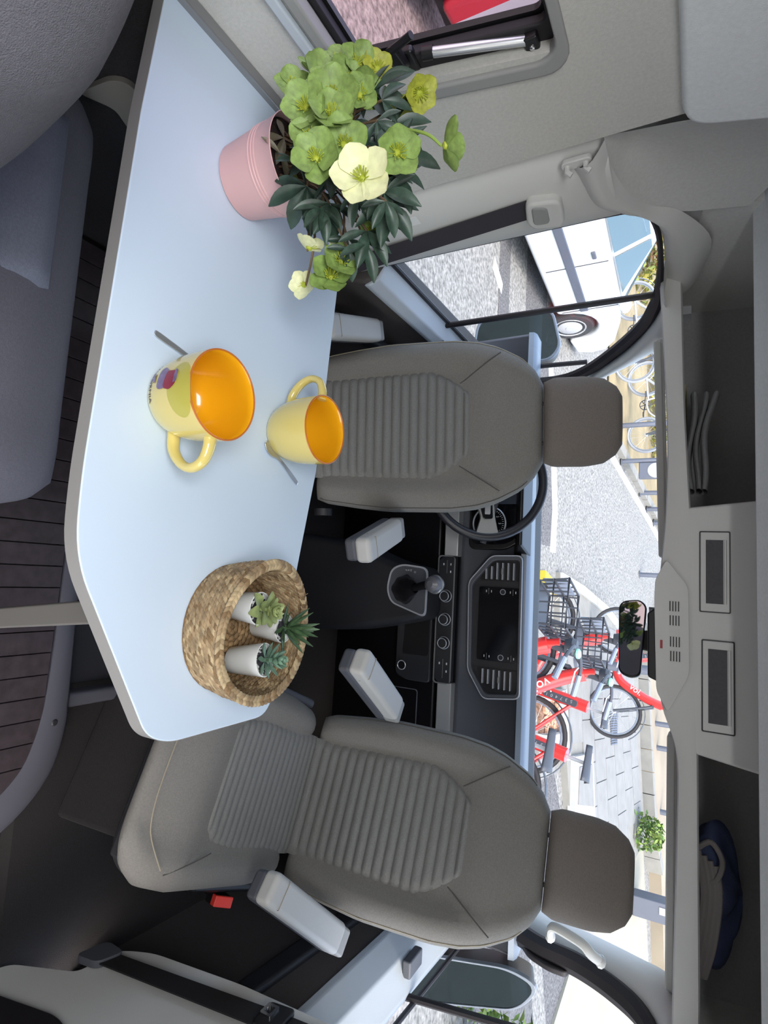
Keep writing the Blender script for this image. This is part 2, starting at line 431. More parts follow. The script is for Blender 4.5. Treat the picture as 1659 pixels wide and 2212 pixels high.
# ---- doors: left (driver) and right
def door(side, name, X, ys, zs_, sgn):
    d = struct(empty(name, (X, 1.6, -.1)))
    return d
dl = struct(empty('door_1', (-.9, 1.6, -.1)))
def DL(b, name, m_, **k): return b.make(name, m_, dl, loc=(.9, -1.6, .1), **k)
prof = [(-.955, -.1), (-.885, -.1), (-.88, .28), (-.855, .36), (-.855, .50), (-.835, .57), (-.845, .605), (-.89, .635), (-.955, .63)]
b = B(); b.hull([(x, 1.36, z) for x, z in prof], [(x-.03, 2.55, z) for x, z in prof]); DL(b, 'door_card', m_doorcard, bevel=.012)
DL(B().hull([(x, 1.37, z) for x, z in ((-.835, .56), (-.828, .58), (-.84, .612), (-.90, .64), (-.91, .625), (-.85, .59))], [(x-.02, 2.5, z) for x, z in ((-.835, .56), (-.828, .58), (-.84, .612), (-.90, .64), (-.91, .625), (-.85, .59))]), 'sill', m_bluesill, bevel=.006)
DL(B().box(-.848, -.838, 1.85, 1.856, .56, .615), 'sill_joint', m_dark)
DL(B().hull([(-.83, 1.45, .36), (-.79, 1.45, .36), (-.79, 1.45, .42), (-.83, 1.45, .42)], [(-.84, 2.0, .40), (-.80, 2.0, .40), (-.80, 2.0, .45), (-.84, 2.0, .45)]), 'armrest', m_dark, bevel=.015)
seal = spline([(-.885, 1.372, .64), (-.885, 1.376, 1.10), (-.887, 1.385, 1.275), (-.888, 1.415, 1.315), (-.888, 1.55, 1.333), (-.888, 1.82, 1.318), (-.888, 1.93, 1.297), (-.888, 2.06, 1.255), (-.888, 2.26, 1.14), (-.888, 2.44, 1.0), (-.89, 2.52, .86), (-.89, 2.5, .64)], 6)
DL(B().tube(seal, [.007+.017*sst(1.6, 2.0, p.y) for p in seal], 8, flat=1.0), 'window_seal', m_rub)
DL(B().tube([(-.895, 1.37, .642), (-.905, 2.5, .642)], .008, 8), 'sill_seal', m_rub)
DL(B().tube([(-.893, 1.83, .63), (-.89, 1.845, 1.30)], .013, 8, flat=.7), 'window_divider', m_rub)
DL(B().tube([(-.895, 2.33, .70), (-.89, 2.325, .90), (-.888, 2.33, 1.03)], .010, 8), 'quarter_seal', m_rub)
DL(B().slab([(-.893, 1.38, .64), (-.89, 1.38, 1.30), (-.89, 1.8, 1.325), (-.89, 2.05, 1.25), (-.89, 2.5, .9), (-.893, 2.5, .64)], (.003, 0, 0)), 'pane', m_glass)

dr = struct(empty('door_2', (1.2, 1.6, -.1)))
def DR(b, name, m_, **k): return b.make(name, m_, dr, loc=(-1.2, -1.6, .1), **k)
prof = [(1.27, -.36), (1.15, -.36), (1.15, .28), (1.12, .36), (1.12, .50), (1.115, .56), (1.15, .60), (1.27, .61)]
b = B(); b.hull([(x-.02, 1.12, z) for x, z in prof], [(x+.05, 2.6, z) for x, z in prof]); DR(b, 'door_card', m_doorcard, bevel=.012)
sp_ = ((1.10, .535), (1.098, .56), (1.13, .625), (1.205, .665), (1.225, .66), (1.225, .60))
DR(B().hull([(x-.01, 1.15, z-.01) for x, z in sp_], [(x+.045, 2.55, z+.03) for x, z in sp_]), 'sill', m_bluesill, bevel=.006)
DR(B().box(1.135, 1.185, 1.70, 1.79, .644, .672), 'sill_tray', m_dash, bevel=.006)
DR(B().hull([(1.09, 1.3, .34), (1.13, 1.3, .34), (1.13, 1.3, .41), (1.09, 1.3, .41)], [(1.12, 1.95, .38), (1.16, 1.95, .38), (1.16, 1.95, .46), (1.12, 1.95, .46)]), 'armrest', m_dark, bevel=.015)
seal = spline([(1.205, 1.15, .66), (1.2, 1.16, 1.2), (1.195, 1.25, 1.30), (1.185, 1.6, 1.335), (1.18, 1.80, 1.33), (1.178, 1.92, 1.285), (1.18, 2.0, 1.20), (1.185, 2.06, 1.09), (1.19, 2.09, .97), (1.2, 2.15, .86), (1.21, 2.2, .72)], 6)
DR(B().tube(seal, [.012+.022*sst(1.7, 2.0, p.y) for p in seal], 8, flat=1), 'window_seal', m_rub)
DR(B().tube([(1.215, 1.15, .672), (1.262, 2.3, .705)], .008, 8), 'sill_seal', m_rub)
DR(B().tube([(1.23, 1.70, .66), (1.215, 1.74, 1.0), (1.2, 1.76, 1.3)], .013, 8, flat=.7), 'window_divider', m_rub)
DR(B().prism(roundpoly([(2.06, .93), (2.22, .80), (2.25, .86), (2.12, 1.06), (2.03, 1.06), (2.03, 1.0)], .02), .02, 'x', 1.20), 'corner_trim', m_rub, bevel=.006)
DR(B().slab([(1.235, 1.16, .665), (1.21, 1.16, 1.3), (1.20, 1.8, 1.33), (1.205, 2.05, 1.12), (1.25, 2.3, .70)], (.003, 0, 0)), 'pane', m_glass)

# ---- A pillars, windscreen
def pillar(Wc, Sc, name, out):
    Wc = spline(Wc, 5); Sc = spline(Sc, 5); n_ = len(Wc)
    cols = []
    for k in range(7):
        t = k/6
        cols.append([Wc[i].lerp(Sc[i], t)+Vector(out)*math.sin(PI*t) for i in range(n_)])
    cols.insert(0, [p-Vector(out)*.9 for p in cols[0]]); cols.append([p-Vector(out)*1.2+Vector((0, .03, 0)) for p in cols[-1]])
    return struct(PF(cols, name, m_plas, angle=70))
pillar([(-.888, 1.60, 1.345), (-.886, 1.82, 1.335), (-.884, 2.01, 1.288), (-.884, 2.26, 1.165), (-.884, 2.60, .92)],
       [(-.80, 1.84, 1.352), (-.808, 2.03, 1.330), (-.82, 2.16, 1.262), (-.828, 2.30, 1.158), (-.85, 2.60, .90)], 'trim_13', (.035, -.03, -.012))
pillar([(1.17, 1.60, 1.36), (1.17, 1.80, 1.345), (1.17, 1.93, 1.29), (1.172, 2.03, 1.15), (1.185, 2.14, .96), (1.21, 2.3, .75)],
       [(1.10, 1.90, 1.375), (1.115, 2.045, 1.345), (1.14, 2.13, 1.26), (1.18, 2.25, 1.10), (1.22, 2.36, .93), (1.25, 2.5, .75)], 'trim_14', (-.035, -.03, -.012))
ws = struct(B().slab([(-.87, 2.60, .80), (1.27, 2.60, .80), (1.12, 2.04, 1.37), (-.81, 2.03, 1.36)], (0, .004, .004)).make('window_2', m_glass))
B().box(-.9, 1.3, 2.30, 2.62, .77, .80).make('cowl', m_rub, ws)

# ---- grab handle on the right A pillar
gh = empty('grab_handle', (1.045, 1.965, 1.0))
gh.scale = (.86, .86, .86); tag(gh, 'pale plastic grab handle on the right windscreen pillar', 'handle')
gp = spline([(1.155, 1.985, .985), (1.115, 1.955, .99), (1.09, 1.93, 1.01), (1.085, 1.905, 1.06), (1.09, 1.885, 1.115), (1.115, 1.89, 1.14), (1.15, 1.93, 1.165)], 5)
B().tube(gp, .017, 10, flat=.75).make('grip', m_plas, gh, loc=(-1.10, -1.95, -.97))
for p in (gp[0], gp[-1]):
    B().ball(p, (.022, .022, .018), 10).make('end_cap', m_plas, gh, loc=(-1.10, -1.95, -.97))

# ---- cab shelf over the windscreen
m_shelf_in = mat('shelf_lining', rgb(168, 166, 166), .9, noise=(150, .08))
sh = struct(empty('trim_15', (0, 1.75, 1.3)))
def SH(b, name, m_, **k): return b.make(name, m_, sh, loc=(0, -1.75, -1.3), **k)
lip = spline([(-.94, 1.75, 1.318), (-.80, 1.752, 1.325), (-.45, 1.755, 1.342), (-.22, 1.755, 1.340), (-.085, 1.75, 1.33), (0, 1.75, 1.325), (.22, 1.75, 1.325), (.31, 1.752, 1.335), (.42, 1.755, 1.368), (.60, 1.755, 1.37), (1.0, 1.755, 1.362), (1.18, 1.75, 1.36)], 5)
ltop = [(-.94, 1.378), (-.5, 1.388), (-.22, 1.402), (0, 1.408), (.2, 1.412), (.42, 1.42), (1.0, 1.424), (1.18, 1.42)]
b = B()
def LP(u, v):
    k = u*(len(lip)-1); i = min(int(k), len(lip)-2); p = lip[i].lerp(lip[i+1], k-i)
    zt = lerpT(ltop, p.x)
    q = [(.28, p.z+.015), (.03, p.z+.0), (.0, p.z+.004), (-.012, p.z*.4+zt*.6), (-.008, zt-.004), (.002, zt), (.03, zt), (.034, zt-.012), (.34, zt-.02)][int(round(v*8))]
    return (p.x, 1.75+q[0], q[1])
b.grid(LP, 70, 9); SH(b, 'shelf_tray', m_plas, angle=50)
SH(B().slab([(-1.0, 2.10, 1.34), (1.25, 2.10, 1.36), (1.25, 2.08, 1.62), (-1.0, 2.08, 1.62)], (0, .03, 0)), 'shelf_back', m_shelf_in)
SH(B().slab([(-1.0, 1.56, 1.545), (1.25, 1.56, 1.545), (1.25, 2.12, 1.60), (-1.0, 2.12, 1.60)], (0, 0, .03)), 'shelf_roof', m_shelf_in)
SH(B().slab([(-.93, 1.50, 1.37), (-.91, 1.50, 1.56), (-.91, 2.1, 1.58), (-.93, 2.1, 1.36)], (-.03, 0, 0)), 'shelf_side', m_head)
SH(B().slab([(1.17, 1.40, 1.37), (1.15, 1.40, 1.56), (1.15, 2.1, 1.58), (1.17, 2.1, 1.36)], (.03, 0, 0)), 'shelf_side', m_head)
ei = SH(B().prism(roundpoly([(1.40, 1.385), (1.66, 1.378), (1.66, 1.40), (1.52, 1.425), (1.46, 1.43)], .012), .012, 'x', -.925), 'shelf_end_step', m_plasd, bevel=.004)
# centre module with two pockets
cm = B()
X0, X1, Z0, Z1 = -.225, .405, 1.40, 1.515
pk = ((-.160, .045, 1.425, 1.49), (.120, .345, 1.43, 1.498))
xs = [X0, pk[0][0], pk[0][1], pk[1][0], pk[1][1], X1]
def face(x0, x1, z0, z1, y=1.742): cm.add([(x0, y, z0), (x1, y, z0), (x1, y, z1), (x0, y, z1)], [(0, 1, 2, 3)])
cm.prism([(X0, Z0-.02), (X1, Z0-.01), (X1+.03, Z1+.06), (X0-.02, Z1+.05)], .025, 'y', 1.742)
SH(cm, 'centre_module', m_plas, bevel=.008)
for x0, x1, z0, z1 in pk:
    SH(B().ring(rrect(x0-.003, x1+.003, z0-.003, z1+.003, .004), rrect(x0, x1, z0, z1, .003), .004, 'y', 1.7395), 'pocket_joint', m_black)
    p = SH(B().ring([(x0, z0), (x1, z0), (x1, z1), (x0, z1)], [(x0+.022, z0+.014), (x1-.022, z0+.014), (x1-.022, z1-.008), (x0+.022, z1-.008)], .004, 'y', 1.738), 'pocket_frame', m_plas, bevel=.002)
    B().box(x0+.02, x1-.02, 1.7375, 1.7405, z0+.012, z1-.006).make('pocket_shade_plate', mat('pocket_shade', rgb(84, 82, 85), .9, noise=(150, .08)), p)  # flat plate; the shade inside the pocket is painted as a dark colour
    B().hull([(x0+.02, 1.738, z1-.007), (x1-.02, 1.738, z1-.007), (x1-.02, 1.738, z1-.014), (x0+.02, 1.738, z1-.014)], [(x0+.02, 1.733, z1-.007), (x1-.02, 1.733, z1-.007), (x1-.02, 1.733, z1-.010), (x0+.02, 1.733, z1-.010)]).make('pocket_lip', m_plas, p)
# overhead console with grilles
oc = SH(B().prism(roundpoly([(-.085, 1.345), (-.03, 1.318), (.02, 1.316), (.25, 1.322), (.265, 1.325), (.312, 1.35), (.215, 1.398), (.19, 1.40), (-.005, 1.397), (-.02, 1.393)], .012), .025, 'y', 1.728), 'overhead_console', m_plas, bevel=.006)
for gx in (.038, .075, .13, .167):
    for k in range(4):
        B().box(gx-.013, gx+.013, 1.7262, 1.7295, 1.352+k*.0068+gx*.02, 1.3545+k*.0068+gx*.02).make('vent_slot', m_black, oc)
B().box(.128, .150, 1.7262, 1.73, 1.331, 1.337).make('courtesy_light', mat('red_lens', rgb(170, 60, 66), .3), oc, bevel=.001)
B().hull([(.04, 1.735, 1.322), (.24, 1.735, 1.326), (.23, 1.735, 1.30), (.06, 1.735, 1.298)], [(.05, 1.80, 1.325), (.23, 1.80, 1.33), (.22, 1.80, 1.31), (.07, 1.80, 1.308)]).make('sensor_housing', m_black, oc, bevel=.006)
# sun visors
for x0, x1, z0, z1, lb in ((-.775, -.10, 1.308, 1.327, 'grey folded sun visor along the windscreen top above the steering wheel'), (.41, 1.09, 1.352, 1.350, 'grey folded sun visor along the windscreen top above the passenger seat')):
    v = empty('sun_visor', ((x0+x1)/2, 1.95, z0)); tag(v, lb, 'sun visor', 'sun visors')
    xm = (x0+x1)/2
    B().hull([(x0-xm, -.03, -.012), (x0-xm, .04, -.010), (x0-xm, .05, .006), (x0-xm, -.02, .010)], [(x1-xm, -.03, -.012+z1-z0), (x1-xm, .04, -.010+z1-z0), (x1-xm, .05, .006+z1-z0), (x1-xm, -.02, .010+z1-z0)]).make('blade', m_plas, v, bevel=.006)
    B().tube([(x0-xm-.01, .0, .006), (x1-xm+.01, .0, .006+z1-z0)], .011, 10).make('rod', m_plas, v)
# rear view mirror
rm = empty('rear_view_mirror', (.152, 2.0, 1.237)); tag(rm, 'black framed interior rear view mirror at the top of the windscreen', 'mirror')
mo = roundpoly([(-.118, -.043), (.108, -.035), (.122, .0), (.112, .028), (-.108, .040), (-.126, .02)], .03, 6)
Rm = Matrix.Rotation(rad(-15), 4, 'Z') @ Matrix.Rotation(rad(1), 4, 'X')
B().prism(mo, .022, 'y', -.002).xf(Rm).make('housing', m_black, rm, bevel=.006)
B().prism([(x*.95, z*.90) for x, z in mo], .002, 'y', -.0045).xf(Rm).make('glass', m_mirror, rm)
B().hull([(-.02, .02, -.01), (.03, .02, -.01), (.03, .02, .02), (-.02, .02, .02)], [(-.035, .04, .085), (.045, .04, .085), (.045, .03, .10), (-.035, .03, .10)]).make('stem', m_black, rm, bevel=.008)
se = empty('windscreen_sticker', (.088, 2.09, 1.29)); tag(se, 'grey printed sticker on the windscreen beside the mirror stem', 'sticker')
Ms = Matrix.Rotation(rad(44), 4, 'X')
B().box(-.034, .034, -.0005, .0005, -.016, .022).xf(Ms).make('label_film', mat('sticker_grey', rgb(128, 128, 128), .6), se)
b = B()
for k in range(5):
    b.box(-.028, .028-.008*(k % 3), -.0012, -.0004, .017-.007*k-.003, .017-.007*k)
b.xf(Ms).make('print', m_print, se)

# ================================================================== DASHBOARD
da = empty('dashboard', (.1, 2.3, -.1)); tag(da, 'dark grey moulded dashboard spanning the cab below the windscreen', 'dashboard')
def D(b, name, m_, par=None, **k):
    o = b.make(name, m_, par or da, loc=(-.1, -2.3, .1) if par is None else (0, 0, 0), **k); return o
m_dtop = mat('dash_top_sky_sheen', rgb(118, 128, 142), .38, bump=(500, .06))  # pale blue sky reflection put into the colour of the pad
b = B()
prof = [(2.10, .62), (2.10, .855), (2.104, .868), (2.20, .862), (2.22, .84), (2.24, .60), (2.16, .58)]
b.hull([(-.95, y+.02, z) for y, z in prof], [(1.26, y, z) for y, z in prof]); D(b, 'upper_body', m_dash, bevel=.014, seg=3)
b = B()
prof = [(2.085, .858), (2.09, .876), (2.11, .883), (2.19, .880), (2.225, .865), (2.225, .85), (2.12, .858)]
b.hull([(-.95, y+.03, z-.006) for y, z in prof], [(-.40, y, z-.002) for y, z in prof])
b.hull([(-.40, y, z-.002) for y, z in prof], [(-.08, y, z) for y, z in prof])
b.hull([(-.08, y, z) for y, z in prof], [(.42, y, z) for y, z in prof])
b.hull([(.42, y, z) for y, z in prof], [(1.26, y, z-.002) for y, z in prof])
D(b, 'top_pad', m_dtop, angle=40)
b = B()
prof = [(2.18, .66), (2.14, .63), (2.16, .54), (2.10, .535), (2.14, .38), (2.24, .10), (2.4, -.12), (2.5, -.12), (2.5, .66)]
b.hull([(-.95, y, z) for y, z in prof], [(1.26, y, z) for y, z in prof]); D(b, 'lower_body', m_black, bevel=.012)
# silver shelf strips either side of the heater panel
for x0, x1 in ((.388, 1.20), (-.9, -.085)):
    D(B().hull([(x0, 2.085, .553), (x0, 2.10, .605), (x0, 2.125, .618), (x0, 2.125, .553)], [(x1, 2.085, .558), (x1, 2.10, .609), (x1, 2.125, .622), (x1, 2.125, .558)]), 'trim_strip', m_silver, bevel=.004)
# centre bezel : outline in x,z
bo = [(-.098, .868), (-.094, .752), (.005, .668), (.325, .677), (.422, .740), (.405, .872)]
bi = [(-.080, .857), (-.076, .760), (.014, .683), (.318, .690), (.403, .747), (.390, .860)]
bz = D(B().ring(roundpoly(bo, .02, 4), roundpoly(bi, .015, 4), .03, 'y', 2.068), 'screen_bezel', m_dash, bevel=.004)
B().ring(roundpoly([(x*1.0, z) for x, z in bo], .02, 4), roundpoly([(.16+(x-.16)*.985, .77+(z-.77)*.975) for x, z in bo], .02, 4), .004, 'y', 2.066).make('bezel_chrome_line', m_line, bz)
D(B().prism(bi, .01, 'y', 2.085), 'bezel_floor', m_dark)
sc = D(B().prism(rrect(.022, .285, .708, .858, .006), .01, 'y', 2.076), 'screen', m_gloss, bevel=.001)
for cx in (.037, .270):
    B().lathe([(.0, .004), (.008, .004), (.0095, .0)], (0, 0, 0), 16, Matrix.Rotation(PI/2, 3, 'X')).xf(Matrix.Translation((cx, 2.076, .798))).make('screen_knob', m_dark, sc)
    B().tube([(cx+.0095*math.cos(a*PI/10), 2.074, .798+.0095*math.sin(a*PI/10)) for a in range(20)], .0012, 6, close=True).make('knob_ring', m_line, sc)
    for dz in (-.062, -.043, .027, .047):
        B().box(cx-.004, cx+.004, 2.0752, 2.0762, .798+dz-.0012, .798+dz+.0012).make('button_print', m_print, sc)
    for dz in (-.053, .037):
        B().box(cx-.011, cx+.011, 2.0752, 2.0762, .798+dz-.0005, .798+dz+.0005).make('button_line', m_silver, sc)
for s, x0, x1 in ((0, -.072, -.003), (1, .312, .385)):
    va = D(B().prism([(x0, .853), (x0, .765), (x0+.02, .725), (x1, .708), (x1, .853)] if s == 0 else [(x0, .856), (x0, .708), (x1-.02, .725), (x1, .765), (x1, .856)], .006, 'y', 2.083), 'air_vent', m_black)
    for k in range(6):
        z = .731+k*.0205
        B().hull([(x0+(.018 if (k < 2 and s == 0) else .004), 2.072, z), (x0+(.018 if (k < 2 and s == 0) else .004), 2.084, z+.004), (x0+(.018 if (k < 2 and s == 0) else .004), 2.072, z+.003)], [(x1-(.018 if (k < 2 and s == 1) else .004), 2.072, z), (x1-(.018 if (k < 2 and s == 1) else .004), 2.084, z+.004), (x1-(.018 if (k < 2 and s == 1) else .004), 2.072, z+.003)]).make('vent_blade', m_line, va)
    xm = (x0+x1)/2
    B().box(xm-.011, xm+.011, 2.068, 2.076, .790, .7965).make('vent_tab', m_silver, va, bevel=.002)
# heater panel with three knobs
hp = D(B().prism(roundpoly([(-.085, .612), (-.085, .56), (-.07, .545), (.375, .545), (.388, .56), (.388, .612)], .008), .03, 'y', 2.072), 'heater_panel', m_dark, bevel=.004)
B().ring(rrect(-.088, .391, .541, .607, .014), rrect(-.083, .386, .546, .612, .012), .003, 'y', 2.071).make('panel_edge', m_silver, hp)
for cx in (.066, .153, .240):
    B().lathe([(0, .02), (.019, .018), (.021, .0)], (0, 0, 0), 24, Matrix.Rotation(PI/2, 3, 'X')).xf(Matrix.Translation((cx, 2.072, .580))).make('heater_knob', m_dark, hp)
    for r in (.0225, .0175):
        B().tube([(cx+r*math.cos(a*PI/14), 2.068-(.017 if r < .02 else 0), .580+r*math.sin(a*PI/14)) for a in range(28)], .0013, 6, close=True).make('knob_ring', m_line, hp)
for x0, x1 in ((-.07, -.02), (.30, .37)):
    B().box(x0, x1, 2.0702, 2.0722, .578, .5795).make('button_line', m_silver, hp)
    for dx, dz in ((.012, .592), (.04, .592), (.012, .563)):
        B().box(x0+dx, x0+dx+.008, 2.0702, 2.0722, dz, dz+.004).make('button_print', m_print, hp)
# lower cubby and socket
cu = D(B().prism(roundpoly([(.12, .52), (.10, .39), (.16, .37), (.38, .37), (.40, .42), (.40, .52)], .02), .02, 'y', 2.09), 'cubby', m_dark, bevel=.006)
B().prism(roundpoly([(.14, .51), (.125, .41), (.30, .40), (.30, .51)], .012), .004, 'y', 2.0885).make('cubby_opening', m_black, cu)
B().tube([(.345+.017*math.cos(a*PI/12), 2.087, .400+.017*math.sin(a*PI/12)) for a in range(24)], .0018, 6, close=True).make('socket_ring', m_line, cu)
B().lathe([(0, .004), (.014, .004), (.016, 0)], (0, 0, 0), 20, Matrix.Rotation(PI/2, 3, 'X')).xf(Matrix.Translation((.345, 2.09, .400))).make('socket_cap', m_black, cu)
B().ring(rrect(.43, .60, .34, .47, .01), rrect(.433, .597, .343, .467, .01), .004, 'y', 2.095).xf(Matrix.Identity(4)).make('glove_box_joint', m_dash, cu)
# gear console
gc = D(B().hull(*[[(x*sx+.045, y, z) for x, z in roundpoly([(-.20, -.1), (-.165, .22), (-.10, .40), (-.07, .555), (.10, .56), (.135, .42), (.17, .25), (.20, -.1)], .04)] for sx, y in ((1.0, 1.93), (1.05, 2.12))]), 'gear_console', m_dark, bevel=.025, seg=4)
gb = roundpoly([(-.035, .565), (-.045, .46), (-.025, .415), (.05, .40), (.10, .42), (.145, .565)], .025, 4)
B().ring(gb, [(.045+(x-.045)*.93, .49+(z-.49)*.93) for x, z in gb], .006, 'y', 1.924).make('gate_surround', m_line, gc)
B().prism([(.045+(x-.045)*.95, .49+(z-.49)*.95) for x, z in gb], .006, 'y', 1.926).make('gate_plate', m_dash, gc)
random.seed(3)
def BT(u, v):
    a = 2*PI*u; r = (.052, .048, .04, .032, .024, .018)[int(round(v*5))]*(1+.06*math.sin(3*a+v*7)+.05*math.sin(7*a-v*9))
    y = (1.925, 1.905, 1.885, 1.868, 1.85, 1.84)[int(round(v*5))]
    return (.048+r*1.0*math.cos(a)-.01*v, y, .472+r*.9*math.sin(a)+.085*v)
bt = B(); bt.grid(BT, 30, 6, True); bt.make('gear_boot', mat('boot_leather', rgb(30, 28, 31), .35), gc, angle=50)
B().tube([(.040, 1.845, .55), (.03, 1.835, .585), (.025, 1.83, .61)], [.012, .014, .016], 12).make('gear_collar', m_black, gc)
B().lathe([(.012, -.03), (.026, -.02), (.030, 0), (.030, .012), (.024, .028), (.010, .034), (0, .035)], (.022, 1.826, .635), 24, Matrix.Rotation(rad(-80), 3, 'X') @ Matrix.Scale(1, 3)).make('gear_knob', mat('knob_grey', rgb(92, 92, 98), .35), gc)
B().lathe([(.029, -.002), (.0325, .002), (.0325, .008), (.029, .012)], (.022, 1.826, .635), 24, Matrix.Rotation(rad(-80), 3, 'X')).make('knob_band', m_silver, gc)
for dx, ch in ((0, 'P'), (.010, 'R'), (.020, 'N'), (.036, 'D')):
    text_mesh('gear_letter', ch, .010, m_print, gc, Matrix.Translation((-.022+.006*(dx > .03), 1.9235, .478+dx)) @ Matrix.Rotation(PI/2, 4, 'X'))
# instrument binnacle
ib = D(B().prism(roundpoly([(-.115, .655), (-.115, .80), (-.16, .868), (-.52, .868), (-.56, .80), (-.56, .655)], .03), .02, 'y', 2.085), 'instrument_binnacle', m_black, bevel=.006)
B().prism(roundpoly([(-.135, .665), (-.135, .80), (-.17, .85), (-.51, .85), (-.54, .80), (-.54, .665)], .03), .003, 'y', 2.083).make('gauge_panel', m_gloss, ib)
for cx in (-.213, -.46):
    cz = .735
    B().tube([(cx+.062*math.cos(a*PI/20), 2.080, cz+.062*math.sin(a*PI/20)) for a in range(40)], .003, 6, close=True).make('gauge_ring', m_line, ib)
    b = B()
    for k in range(33):
        a = rad(-40+k*260/32); c_, s_ = math.cos(a), math.sin(a); r0 = .050 if k % 4 else .046
        b.slab([(cx+r0*c_+.0006*s_, 2.0805, cz+r0*s_-.0006*c_), (cx+.055*c_+.0006*s_, 2.0805, cz+.055*s_-.0006*c_), (cx+.055*c_-.0006*s_, 2.0805, cz+.055*s_+.0006*c_), (cx+r0*c_-.0006*s_, 2.0805, cz+r0*s_+.0006*c_)], (0, .001, 0))
    t_ = b.make('gauge_ticks', m_print, ib)
    for k, d_ in enumerate('6 5 4 3 2 1 0'.split()):
        a = rad(-30+k*40); text_mesh('gauge_digit', d_, .012, m_print, ib, Matrix.Translation((cx+.039*math.cos(a), 2.081, cz+.039*math.sin(a))) @ Matrix.Rotation(PI/2, 4, 'X'))
B().tube([(cx, 2.079, cz) for cx, cz in ((-.213, .735), (-.24, .70))], .0018, 6).make('gauge_needle', m_red, ib)
B().box(-.35, -.285, 2.0815, 2.084, .73, .84).make('display', mat('display_grey', rgb(58, 62, 72), .2), ib, bevel=.001)
D(B().hull([(-.54, 2.02, .86), (-.13, 2.02, .86), (-.09, 2.12, .82), (-.58, 2.12, .82)], [(-.54, 2.02, .875), (-.13, 2.02, .875), (-.09, 2.12, .885), (-.58, 2.12, .885)]), 'binnacle_hood', m_black, bevel=.008)

# ---- steering wheel
swl = empty('steering_wheel', (-.350, 1.95, .765)); tag(swl, 'black leather steering wheel behind the driver seat backrest', 'steering wheel')
Rw = Matrix.Rotation(rad(-28), 4, 'X')
R_ = .197
b = B().tube([(R_*math.cos(a*PI/32), 0, R_*math.sin(a*PI/32)) for a in range(64)], .0165, 12, close=True); b.xf(Rw).make('rim', mat('wheel_leather', rgb(40, 40, 46), .38, bump=(600, .1)), swl)
B().prism(roundpoly([(-.075, .045), (.075, .045), (.07, -.05), (.03, -.085), (-.03, -.085), (-.07, -.05)], .03), .04, 'y', -.02).xf(Rw).make('hub', m_dark, swl, bevel=.014)
for sx in (1, -1):
    s_ = B().prism(roundpoly([(sx*.06, .022), (sx*.13, .03), (sx*.192, .045), (sx*.192, -.035), (sx*.13, -.018), (sx*.06, -.045)], .01), .022, 'y', -.012).xf(Rw).make('spoke', m_plasd, swl, bevel=.005)
    B().prism(roundpoly([(sx*.078, .018), (sx*.135, .022), (sx*.138, -.012), (sx*.078, -.028)], .008), .006, 'y', -.018).xf(Rw).make('spoke_buttons', m_gloss, s_, bevel=.002)
    B().prism(rrect(sx*.105-.016, sx*.105+.016, -.008, .012, .004), .004, 'y', -.021).xf(Rw).make('button', m_silver, s_, bevel=.001)
B().prism(roundpoly([(-.03, -.06), (.03, -.06), (.022, -.19), (-.022, -.19)], .01), .02, 'y', -.01).xf(Rw).make('spoke', m_dark, swl, bevel=.004)
b = B().tube([(.06, .09, .01), (.16, .085, -.02), (.215, .08, -.035)], [.008, .008, .012], 10); b.make('column_stalk', m_dash, swl)
b = B().tube([(0, .0, 0), (0, .115, -.05)], .045, 14); b.make('column', m_black, swl)
b = B().tube([(.02, .05, -.10), (.07, .03, -.12), (.10, .02, -.15)], .006, 8); b.make('key', m_black, swl)

# ================================================================== CAB SEATS
def pillow(b, place, wtab, H, front, nback, nperi, nx=26, nh=34, ex=7, eh=9, off=None):
    fr = []; bk = []
    for j in range(nh+1):
        h = H*(1-math.cos(PI*j/nh))/2
        eh_ = max(0, 1-abs(2*h/H-1)**eh)**.5
        w = lerpT(wtab, h); o = off(h) if off else 0
        for i in range(nx+1):
            s = math.sin(PI/2*(2*i/nx-1)); e = max(0, 1-abs(s)**ex)**.5*eh_
            fr.append(place(o+s*w, nperi+(front(s*w, w, h)-nperi)*e, h))
            bk.append(place(o+s*w, nperi+(nback-nperi)*e, h))
    n = nx+1
    fs = [(j*n+i, j*n+i+1, (j+1)*n+i+1, (j+1)*n+i) for j in range(nh) for i in range(nx)]
    b.add(fr, fs); b.add(bk, fs)
    return b
WB = [(0, .232), (.04, .247), (.15, .262), (.25, .272), (.45, .272), (.53, .262), (.59, .243), (.66, .205), (.70, .165), (.725, .120)]
PW = [(0, .162), (.2, .172), (.385, .178), (.43, .158), (.48, .122), (.515, .088)]
def back_n(a, w, h):
    t = sst(.60, .80, abs(a)/w)
    yoke = sst(.47, .55, h)
    return -.028*(1-t)*(1-yoke)+(.012)*t-.004*yoke
WC = [(0, .238), (.15, .255), (.45, .262), (.54, .25), (.59, .22), (.625, .165)]
CW = [(0, .165), (.30, .170), (.385, .155), (.425, .118)]
def cush_n(a, w, l):
    t = sst(.58, .82, abs(a)/w)
    return -.008*(1-t)*(1-sst(.40, .46, l))+.018*t-.030*sst(.47, .62, l)
REC = rad(14)
